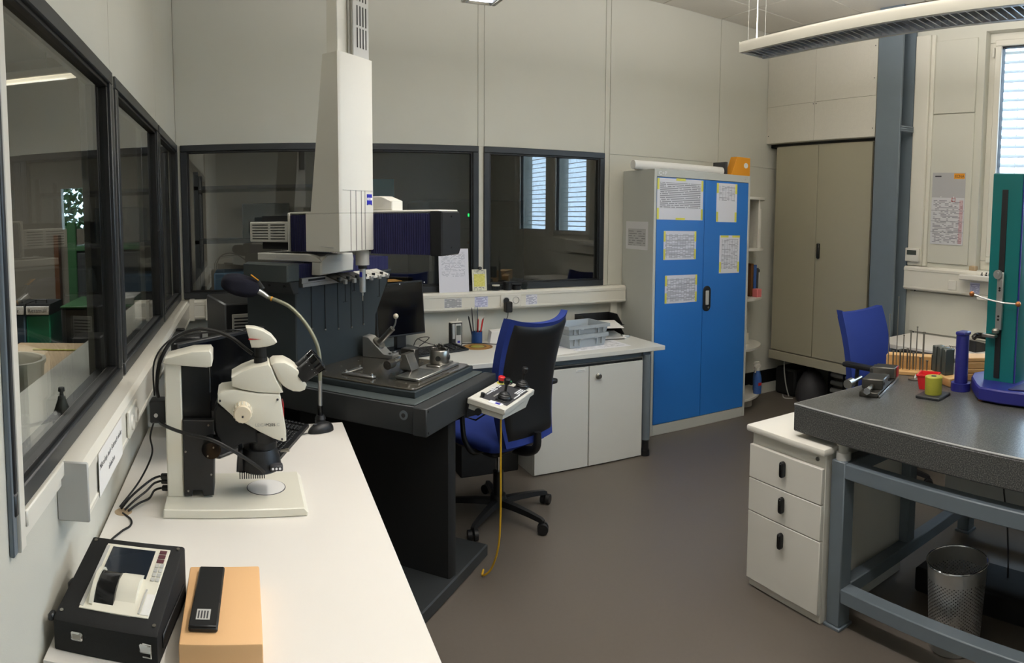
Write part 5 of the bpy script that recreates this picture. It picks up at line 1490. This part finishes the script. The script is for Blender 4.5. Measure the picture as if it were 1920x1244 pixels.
# ================================================================ beige hung cabinet in the niche
hc = thing('hung_cabinet', 'tall beige two door cabinet set into the wall niche', 'cabinet', (4.55, 3.74, .35))
B().box((4.345, 3.205, .35), (4.80, 4.285, 2.27), .003).obj('body', 'beige', hc)
h1 = B().box((4.324, 3.212, .44), (4.345, 3.778, 2.262), .002).obj('door', 'beige', hc)
h2 = B().box((4.324, 3.784, .44), (4.345, 4.278, 2.262), .002).obj('door', 'beige', hc)
B().prism([(.352, 4.30), (.352, 3.20), (.432, 3.20), (.432, 4.30)][::-1] and [(3.20, .352), (4.30, .352), (4.30, .428), (3.20, .428)], 'x', 4.318, 4.345, .002).obj('plinth', 'beige', hc)
B().box((4.296, 3.722, 1.295), (4.324, 3.748, 1.425), .006).obj('handle', 'seal', h1)
struct(B().box((4.35, 3.165, 2.262), (4.80, 4.376, 2.292)).box((4.34, 3.185, .35), (4.40, 3.207, 2.292)), 'trim_9', 'seal', label='black strips painted as the shadow gap around the beige cabinet')  # solid black fillers give the gap its shade by colour
# pipes and things in the dark below it
t = thing('radiator_pipes', 'white heating pipes with black clips under the beige cabinet', 'pipes', (4.6, 3.6, .1))
for z in (.09, .16, .23):
    B().cyl((4.66, 3.15, z), (4.66, 3.85, z), .022, seg=14).obj('pipe', 'skin_grey', t)
for y in (3.25, 3.45, 3.65, 3.82):
    B().box((4.63, y, .05), (4.69, y + .02, .28), .003).obj('pipe_clip', 'black', t)
t = thing('floor_bag', 'dark grey bag slumped on the floor under the beige cabinet', 'bag', (4.52, 3.9, 0))
B().lathe([(0, 0), (.13, 0), (.15, .05), (.13, .16), (.08, .25), (.03, .28), (0, .285)], (4.5, 3.92, 0), 16).obj('sack', 'ink', t)
B().tube([(4.46, 3.92, .27), (4.45, 3.92, .31), (4.50, 3.94, .31), (4.52, 3.95, .27)], .008, 8, 4).obj('strap', 'black', t)
solo(B().box((4.45, 4.08, 0), (4.75, 4.34, .25), .02), 'dark_case', 'blackmatte', 'black case on the floor in the dark niche corner', 'case')
solo(B().tube([(4.45, 4.15, .0), (4.42, 4.16, .10), (4.40, 4.17, .25), (4.41, 4.18, .35)], .006, 6, 5).tube([(4.41, 4.06, .005), (4.36, 4.12, .006), (4.40, 4.18, .02)], .005, 6, 5), 'cable', 'skin_grey', 'pale grey cable hanging below the beige cabinet', 'cable')

# ================================================================ right wall furniture
rd = thing('wall_desk', 'white desk along the outer window wall behind the granite table', 'desk', (4.05, 1.4, 0))
B().box((3.83, .2, .745), (4.385, 2.80, .775), .003).obj('desk_top', 'desk', rd)
for y in (.3, 2.70):
    B().box((3.88, y, 0), (3.92, y + .04, .745)).obj('leg', 'standgrey', rd)
    B().box((4.30, y, 0), (4.34, y + .04, .745)).obj('leg', 'standgrey', rd)
t = thing('desk_telephone', 'black desk telephone on the white wall desk', 'telephone', (4.1, 2.08, .775), R_(70), frame='local')
B().prism([(-.10, 0), (.10, 0), (.10, .075), (-.10, .03)], 'x', -.09, .09, .006).obj('base', 'black', t)
B().tube([(-.06, -.10, .06), (-.06, -.06, .085), (-.06, .06, .11), (-.06, .10, .095)], [.024, .018], 10, 4).obj('handset', 'blackgloss', t)
cb = B()
pts = []
for k in range(60):
    a = k * .9
    p = Vector((3.98, 2.12, .79)).lerp(Vector((4.02, 2.26, .782)), k / 59)
    pts.append(p + Vector((.006 * math.cos(a), 0, .006 * math.sin(a))))
solo(cb.tube(pts, .0022, 6), 'coiled_cord', 'cable', 'coiled black telephone cord on the white wall desk', 'cord')
pm_month = printmat('print_wall_calendar', paper=(206, 206, 210), rows=52, cols=17, thr=.45, fill=.45, area=(.06, .96, .02, .62), ink=(112, 112, 122), accent=[(0, 1, .655, 1, (170, 170, 172), .8), (.85, .96, .02, .62, (190, 70, 80), .35), (0, 1, .47, .48, (150, 150, 156), .7), (0, 1, .32, .33, (150, 150, 156), .7), (0, 1, .17, .18, (150, 150, 156), .7)])
wc = sheet('wall_calendar', .285, .54, pm_month, basis((XR - .0135, 2.535, 1.744), (0, -1, 0), (0, 0, 1)), 'four month wall calendar with yellow brand strip beside the window', 'calendar', t=.002)
B().box((.045, .225, .002), (.135, .265, .003)).obj('brand_strip', 'orange', wc)
text('ECNA', .030, 'ink', Matrix.Translation((.052, .234, .0032)), wc, extrude=.0003)
B().box((-.12, .238, .002), (-.065, .247, .0028)).obj('maker_mark', 'ink', wc)
B().tube([(.035, .055, .0035), (.062, .055, .0035), (.062, .082, .0035), (.035, .082, .0035), (.035, .055, .0035)], .0022, 6).obj('date_marker', 'inkred', wc)
for x in (-.06, .05):
    B().cyl((x, .088, .002), (x, .088, .006), .004, seg=8).obj('rivet', 'paper', wc)
t = thing('thermostat', 'white room thermostat with grey display left of the calendar', 'thermostat', (XR - .05, 2.805, 1.33))
B().box((XR - .066, 2.745, 1.33), (XR - .038, 2.868, 1.435), .005).obj('case', 'white', t)
B().box((XR - .0675, 2.765, 1.382), (XR - .0655, 2.85, 1.418)).obj('display', 'lcd', t)
sheet('socket_label', .08, .085, pm_lab2, basis((XR - .0765, 2.24, 1.17), (0, -1, 0), (0, 0, 1)), 'blue headed label on the trunking under the outer window', 'label')
solo(B().box((XR - .16, 2.10, 1.10), (XR - .076, 2.18, 1.125), .003), 'trunk_bracket', 'white', 'small white bracket on the trunking beside the teal gauge', 'bracket')
for k, (y, h) in enumerate(((2.06, .03), (2.10, .045), (2.125, .05), (2.155, .025), (2.19, .022))):
    solo(B().cyl((XR - .07, y, 1.268), (XR - .07, y, 1.268 + h * .4), .011, seg=12).cyl((XR - .07, y, 1.268 + h * .4), (XR - .07, y, 1.268 + h), .006, seg=10), 'small_peg', 'ink', ('dark peg nearest the teal gauge on the sill', 'tall dark peg on the window sill, second from the gauge', 'tallest dark peg in the middle of the window sill row', 'short dark peg on the window sill, fourth from the gauge', 'shortest dark peg at the left of the window sill')[k], 'peg', 'pegs on the window sill')
solo(B().box((XR - .03, 2.27, 1.27), (XR + .02, 2.325, 1.33), .006), 'sill_sponge', 'tan', 'tan sponge block in the corner of the window reveal', 'sponge')
# ================================================================ drawer pedestal
dp = thing('drawer_pedestal', 'white drawer pedestal with three drawers beside the granite table', 'drawer unit', (2.25, 1.855, 0))
B().box((1.995, 1.648, .0), (2.56, 2.064, .692), .002).obj('body', 'white', dp)
B().box((1.962, 1.630, .692), (2.58, 2.076, .722), .009, seg=2).obj('top', 'white', dp)
for z0, z1, hz in ((.492, .636, .582), (.346, .488, .431), (.042, .342, .279)):
    d = B().box((1.975, 1.650, z0), (1.995, 2.062, z1), .002).obj('drawer', 'white', dp)
    h = B().prism(stadium(1.856, hz - .034, hz + .034, .012, 6), 'x', 1.955, 1.975, .003).obj('handle', 'black', d)
    B().box((1.952, 1.850, hz - .030), (1.957, 1.862, hz + .026), .002).obj('handle_grip', 'blackgloss', h)
B().cyl((1.990, 1.69, .665), (1.996, 1.69, .665), .009, seg=16).obj('lock', 'steel', dp)
# ================================================================ granite table on a steel frame
gs = thing('table_stand', 'blue grey welded steel stand carrying the granite plate', 'stand', (2.6, 1.0, 0))
def bar(lo, hi, name):
    return B().box(lo, hi, .004).obj(name, 'standgrey', gs)
LX, LY = (2.01, 3.08), (.30, 1.566)
for x in LX:
    for y in LY:
        l_ = bar((x, y, .012), (x + .068, y + .068, .675), 'leg')
        B().box((x - .008, y - .008, 0), (x + .076, y + .076, .012), .002).obj('foot_plate', 'standgrey', l_)
        B().lathe([(0, 0), (.030, 0), (.030, .03), (.022, .034), (.022, .055), (.03, .058), (.03, .07), (0, .07)], (x + .034, y + .034, .675), 18).obj('levelling_pad', 'skin_grey', l_)
for x in LX:
    bar((x, LY[0] + .068, .612), (x + .06, LY[1], .672), 'long_rail')
    bar((x, LY[0] + .068, .115), (x + .06, LY[1], .172), 'long_rail')
for y in LY:
    bar((LX[0] + .068, y, .612), (LX[1], y + .06, .672), 'cross_rail')
    bar((LX[0] + .068, y, .115), (LX[1], y + .06, .172), 'cross_rail')
bar((2.50, 1.575, .172), (2.56, 1.625, .612), 'post')
solo(B().box((2.72, .40, .28), (2.735, 1.52, .60), .004), 'rear_panel', 'skin_grey', 'grey modesty board hanging behind the steel stand', 'panel')
gp_ = thing('granite_plate', 'thick dark granite surface plate on the steel stand', 'surface plate', (2.62, 1.0, .745))
B().box((1.995, .10, .745), (3.22, 1.832, .855), .006).obj('slab', 'granite', gp_)
ch_ = B()
for lo, hi in (((1.995, .10, .852), (2.003, 1.832, .8605)), ((1.995, 1.824, .852), (3.22, 1.832, .8605))):
    ch_.box(lo, hi, .003)
ch_.obj('chamfer', 'chamfer', gp_)
B().box((2.001, .104, .85), (3.216, 1.826, .8608)).obj('lapped_face', 'granite', gp_)
# waste basket: perforated sheet with wire rim
wbx, wby = 2.225, 1.17
wk = thing('waste_basket', 'perforated steel waste basket standing under the granite table', 'waste basket', (wbx, wby, 0))
b = B()
rows_, n = 34, 84
r_at = lambda z: .098 + .018 * z / .33
vs = {}
def bv(i, z):
    k_ = (i % n, round(z, 5))
    if k_ not in vs:
        a = 2 * PI * (i % n) / n
        vs[k_] = b.bm.verts.new((wbx + r_at(z) * math.cos(a), wby + r_at(z) * math.sin(a), z))
    return vs[k_]
z0, dz = .045, .0068
for j in range(rows_):
    za, zb = z0 + j * dz, z0 + (j + 1) * dz
    for i in range(n):
        q = [bv(i, za), bv(i + 1, za), bv(i + 1, zb), bv(i, zb)]
        if (i + j) % 2:
            b.bm.faces.new(q)
            continue
        cen = sum((v.co for v in q), Vector()) / 4
        inner = [b.bm.verts.new(cen + (v.co - cen) * .62) for v in q]
        for k in range(4):
            b.bm.faces.new((q[k], q[(k + 1) % 4], inner[(k + 1) % 4], inner[k]))
for za, zb in ((.004, z0), (z0 + rows_ * dz, .33)):
    for i in range(n):
        b.bm.faces.new((bv(i, za), bv(i + 1, za), bv(i + 1, zb), bv(i, zb)))
b.obj('perforated_wall', 'alu', wk)
B().cyl((wbx, wby, .004), (wbx, wby, .008), .098, seg=42).obj('floor_disc', 'darksteel', wk)
rim = [(wbx + .117 * math.cos(2 * PI * k / 48), wby + .117 * math.sin(2 * PI * k / 48), .331) for k in range(49)]
B().tube(rim, .004, 8).obj('rim', 'chrome', wk)
cable([(2.70, 1.22, .62), (2.69, 1.20, .45), (2.66, 1.16, .30), (2.60, 1.12, .15), (2.6, 1.12, .0)], .004, 'black lead hanging behind the waste basket')
solo(B().box((2.45, .15, .0), (2.68, 1.50, .11), .01), 'black_floor_case', 'blackmatte', 'long black case on the floor under the granite table', 'case')

# ================================================================ things on the granite plate
ZP = .861
def P8(name, label, cat, x, y, rot=0, group=None):
    return thing(name, label, cat, (x, y, ZP), R_(rot), group, frame='local')
# machine vice: local x along its bed
v = P8('machine_vice', 'grey steel machine vice lying on the granite plate corner', 'vice', 2.47, 1.745, 22)
B().box((-.19, -.042, 0), (.17, .042, .022), .003).obj('bed', 'darksteel', v)
B().box((-.19, -.05, 0), (.20, -.044, .012), .002).obj('bed_flange', 'steel', v)
B().box((.09, -.052, .022), (.17, .052, .075), .003).obj('fixed_jaw', 'darksteel', v)
B().box((.082, -.052, .030), (.091, .052, .074), .001).obj('jaw_face', 'steel', v)
B().box((.125, -.0545, .024), (.168, -.0515, .073), .001).obj('red_paint_mark', 'inkred', v)
mj = B().box((-.13, -.048, .022), (.0, .048, .066), .004).obj('moving_jaw', 'darksteel', v)
for x, y in ((-.11, -.0485), (-.02, -.0485)):
    B().cyl((x, y - .002, .046), (x, y + .001, .046), .007, seg=12).obj('jaw_bolt', 'black', mj)
B().cyl((-.20, 0, .034), (.1, 0, .034), .011, seg=16).obj('spindle', 'steel', v)
B().cyl((-.222, 0, .034), (-.19, 0, .034), .016, seg=6).obj('spindle_nut', 'chrome', v)
hd = B().cyl((-.20, .075, .060), (-.10, .06, .062), .008, seg=12).cyl((-.235, .082, .059), (-.195, .075, .060), .020, seg=20).obj('crank_handle', 'steel', v)
B().box((.17, .0, 0), (.26, .09, .05), .004).obj('rear_block', 'darksteel', v)
# red bin
rb = P8('small_parts_bin', 'small red plastic parts bin', 'bin', 2.62, 1.575, 20)
b = B()
rs = [[b.bm.verts.new((sx * hx, sy * hy, z)) for sx, sy in ((-1, -1), (1, -1), (1, 1), (-1, 1))] for hx, hy, z in ((.036, .034, 0), (.046, .044, .062), (.050, .048, .062), (.050, .048, .068), (.043, .041, .068), (.034, .032, .004))]
for A_, C_ in zip(rs, rs[1:]):
    for k in range(4):
        b.bm.faces.new((A_[k], A_[(k + 1) % 4], C_[(k + 1) % 4], C_[k]))
b.bm.faces.new(rs[0][::-1]); b.bm.faces.new(rs[-1])
b.obj('tub', 'red', rb)
sp = P8('wire_spool', 'olive green wound spool standing on a black plate', 'spool', 2.50, 1.475, 8)
B().lathe([(0, .012), (.036, .012), (.038, .016), (.038, .088), (.035, .091), (.012, .091), (.012, .07), (0, .07)], (0, 0, 0), 30).obj('winding', 'olive', sp)
B().cyl((0, 0, .06), (0, 0, .093), .011, seg=16).obj('core', 'ink', sp)
pl = B().box((-.066, -.056, 0), (.066, .056, .013), .003).obj('base_plate', 'anth', sp)
B().cyl((.055, .04, .0125), (.055, .04, .0135), .005, seg=10).obj('plate_hole', 'seal', pl)
bp_ = P8('gauge_post', 'deep blue round standing gauge post', 'gauge', 2.685, 1.44)
B().cyl((0, 0, 0), (0, 0, .036), .046, .045, 32).obj('foot', 'deepblue', bp_)
B().cyl((0, 0, .036), (0, 0, .255), .031, .030, 32).obj('post', 'deepblue', bp_)
B().box((-.033, -.026, .255), (.033, .022, .272), .004).obj('head', 'deepblue', bp_)
# block gauge rack
gr = P8('block_rack', 'light wooden rack holding three dark steel blocks', 'rack', 2.775, 1.575, 62)
B().box((-.10, -.04, 0), (.10, .04, .04), .003).obj('tray', 'wood', gr)
for k in range(3):
    solo(B().box((-.016, -.026, 0), (.016, .026, .125), .003, Matrix.Translation(Vector((2.775, 1.575, ZP + .041)) + Matrix.Rotation(R_(62), 3, 'Z') @ Vector((.07 - .045 * k, 0, 0))) @ Matrix.Rotation(R_(62), 4, 'Z')), 'steel_block', 'lcd', ('dark steel block at the left of the wooden rack', 'dark steel block in the middle of the wooden rack', 'dark steel block beside the blue post in the wooden rack')[k], 'steel block', 'blocks in the wooden rack')
def wbox(label, x, y, z, rot, L, W, H):
    t = thing('wooden_case', label, 'case', (x, y, z), R_(rot), 'wooden gauge cases', frame='local')
    B().box((-L / 2, -W / 2, 0), (L / 2, W / 2, H * .6), .003).obj('body', 'wood', t)
    l_ = B().box((-L / 2, -W / 2, H * .6 + .002), (L / 2, W / 2, H), .003).obj('lid', 'wood', t)
    B().box((-.018, -W / 2 - .003, H * .4), (.018, -W / 2 + .001, H * .78), .001).obj('clasp', 'brass', l_)
    return t
wbox('lower light wooden case behind the blue gauge post', 3.0, 1.46, ZP, -48, .28, .12, .055)
wbox('upper light wooden case on top of the other case', 3.0, 1.462, ZP + .056, -48, .27, .12, .055)
# pin gauge stand with pins
pg = P8('pin_stand', 'long light wooden stand for pin gauges beside the blue chair', 'stand', 2.855, 1.785, -63)
B().box((-.16, .0, 0), (.09, .075, .085), .003).obj('block', 'wood', pg)
B().box((-.16, -.075, 0), (.09, -.002, .02), .003).obj('step', 'wood', pg)
rr = random.Random(5)
pins = [(-.145, .27, .0028), (-.122, .085, .004), (-.104, .36, .0022), (-.086, .09, .005), (-.07, .17, .003), (-.05, .10, .004), (-.035, .195, .0035), (-.02, .08, .004), (-.004, .215, .003), (.015, .06, .0045), (.03, .19, .005), (.05, .045, .004)]
Mpg = Matrix.Translation((2.855, 1.785, ZP)) @ Matrix.Rotation(R_(-63), 4, 'Z')
ordn = ('first', 'second', 'third', 'fourth', 'fifth', 'sixth', 'seventh', 'eighth', 'ninth', 'tenth', 'eleventh', 'twelfth')
for k, (x, h, r) in enumerate(pins):
    p = Mpg @ Vector((x, -.035 + .012 * (k % 2), .0205))
    solo(B().cyl(p, p + Vector((0, 0, h)), r, seg=8).cyl(p + Vector((0, 0, h)), p + Vector((0, 0, h + .006)), r * 1.6, seg=8), 'pin_gauge', 'steel', '%s steel pin gauge from the left in the wooden stand' % ordn[k], 'pin gauge', 'pin gauges in the wooden stand')
solo(B().tube([Mpg @ Vector(p) for p in ((.075, -.03, .021), (.075, -.03, .10), (.082, -.03, .108), (.115, -.03, .108))], .003, 8), 'hex_key', 'black', 'black angled hex key in the wooden pin stand', 'hex key')
solo(B().lathe([(0, 0), (.034, 0), (.034, .006), (.008, .008), (0, .03)], (2.72, 1.71, ZP), 24), 'steel_disc', 'steel', 'small round steel disc between vice and wooden stand', 'disc')
# height gauge
hg = P8('height_gauge', 'tall teal column height gauge on a deep blue base', 'height gauge', 2.76, 1.24, 0)
b = B()
b.prism([(-.17, .075), (-.215, .035), (-.22, -.07), (-.20, -.20), (-.05, -.24), (.16, -.24), (.17, .14), (.03, .19), (-.05, .16)], 'z', .008, .066, .006)
bs = b.obj('base', 'deepblue', hg)
b = B().prism([(-.19, -.09), (-.16, -.21), (.1, -.22), (.1, -.11)], 'z', .066, .072, .002).obj('base_recess', 'navy', bs)
for x, y in ((-.18, .04), (-.17, -.17), (.13, .1), (.13, -.2)):
    B().cyl((x, y, 0), (x, y, .010), .012, seg=12).obj('air_pad', 'brass', bs)
cl_ = B().prism([(-.066, .088), (-.07, .07), (-.066, .04), (-.066, -.055), (-.05, -.065), (.05, -.065), (.06, -.05), (.06, .088)], 'z', .06, .992, .004).obj('column', 'teal', hg)
B().box((-.0705, .012, .08), (-.064, .040, .92), .001).obj('guide_slot', 'black', cl_)
B().box((-.066, -.064, .06), (-.060, -.058, .98)).obj('column_edge', 'deepblue', cl_)
sl_ = B().box((-.090, .005, .30), (-.072, .035, .555), .002).obj('probe_carrier', 'alu', hg)
for z in (.345, .36, .475, .485):
    B().cyl((-.092, .02, z), (-.089, .02, z), .005, seg=10).obj('carrier_hole', 'black', sl_)
B().cyl((-.10, .03, .545), (-.085, .03, .545), .020, seg=22).cyl((-.104, .03, .545), (-.099, .03, .545), .009, seg=14).obj('clamp_disc', 'alu', sl_)
B().lathe([(0, 0), (.016, 0), (.018, .012), (.012, .02), (0, .02)], mtx=Matrix.Translation((-.09, .03, .285))).box((-.12, .02, .265), (-.085, .085, .280), .003).obj('measuring_foot', 'steel', sl_)
B().tube([(-.13, .13, .452), (-.12, .07, .436), (-.108, .0, .425), (-.10, -.07, .424)], .0042, 8, 5).obj('crossbar', 'alu', sl_)
for p in ((-.131, .135, .453), (-.10, -.077, .424)):
    B().sphere(p, .0125).obj('ball_grip', 'brass', sl_)
cable([(2.79, 1.335, 1.52), (2.80, 1.35, 1.40), (2.80, 1.36, 1.2), (2.78, 1.335, 1.05)], .003, 'thin black lead running down the teal gauge column')
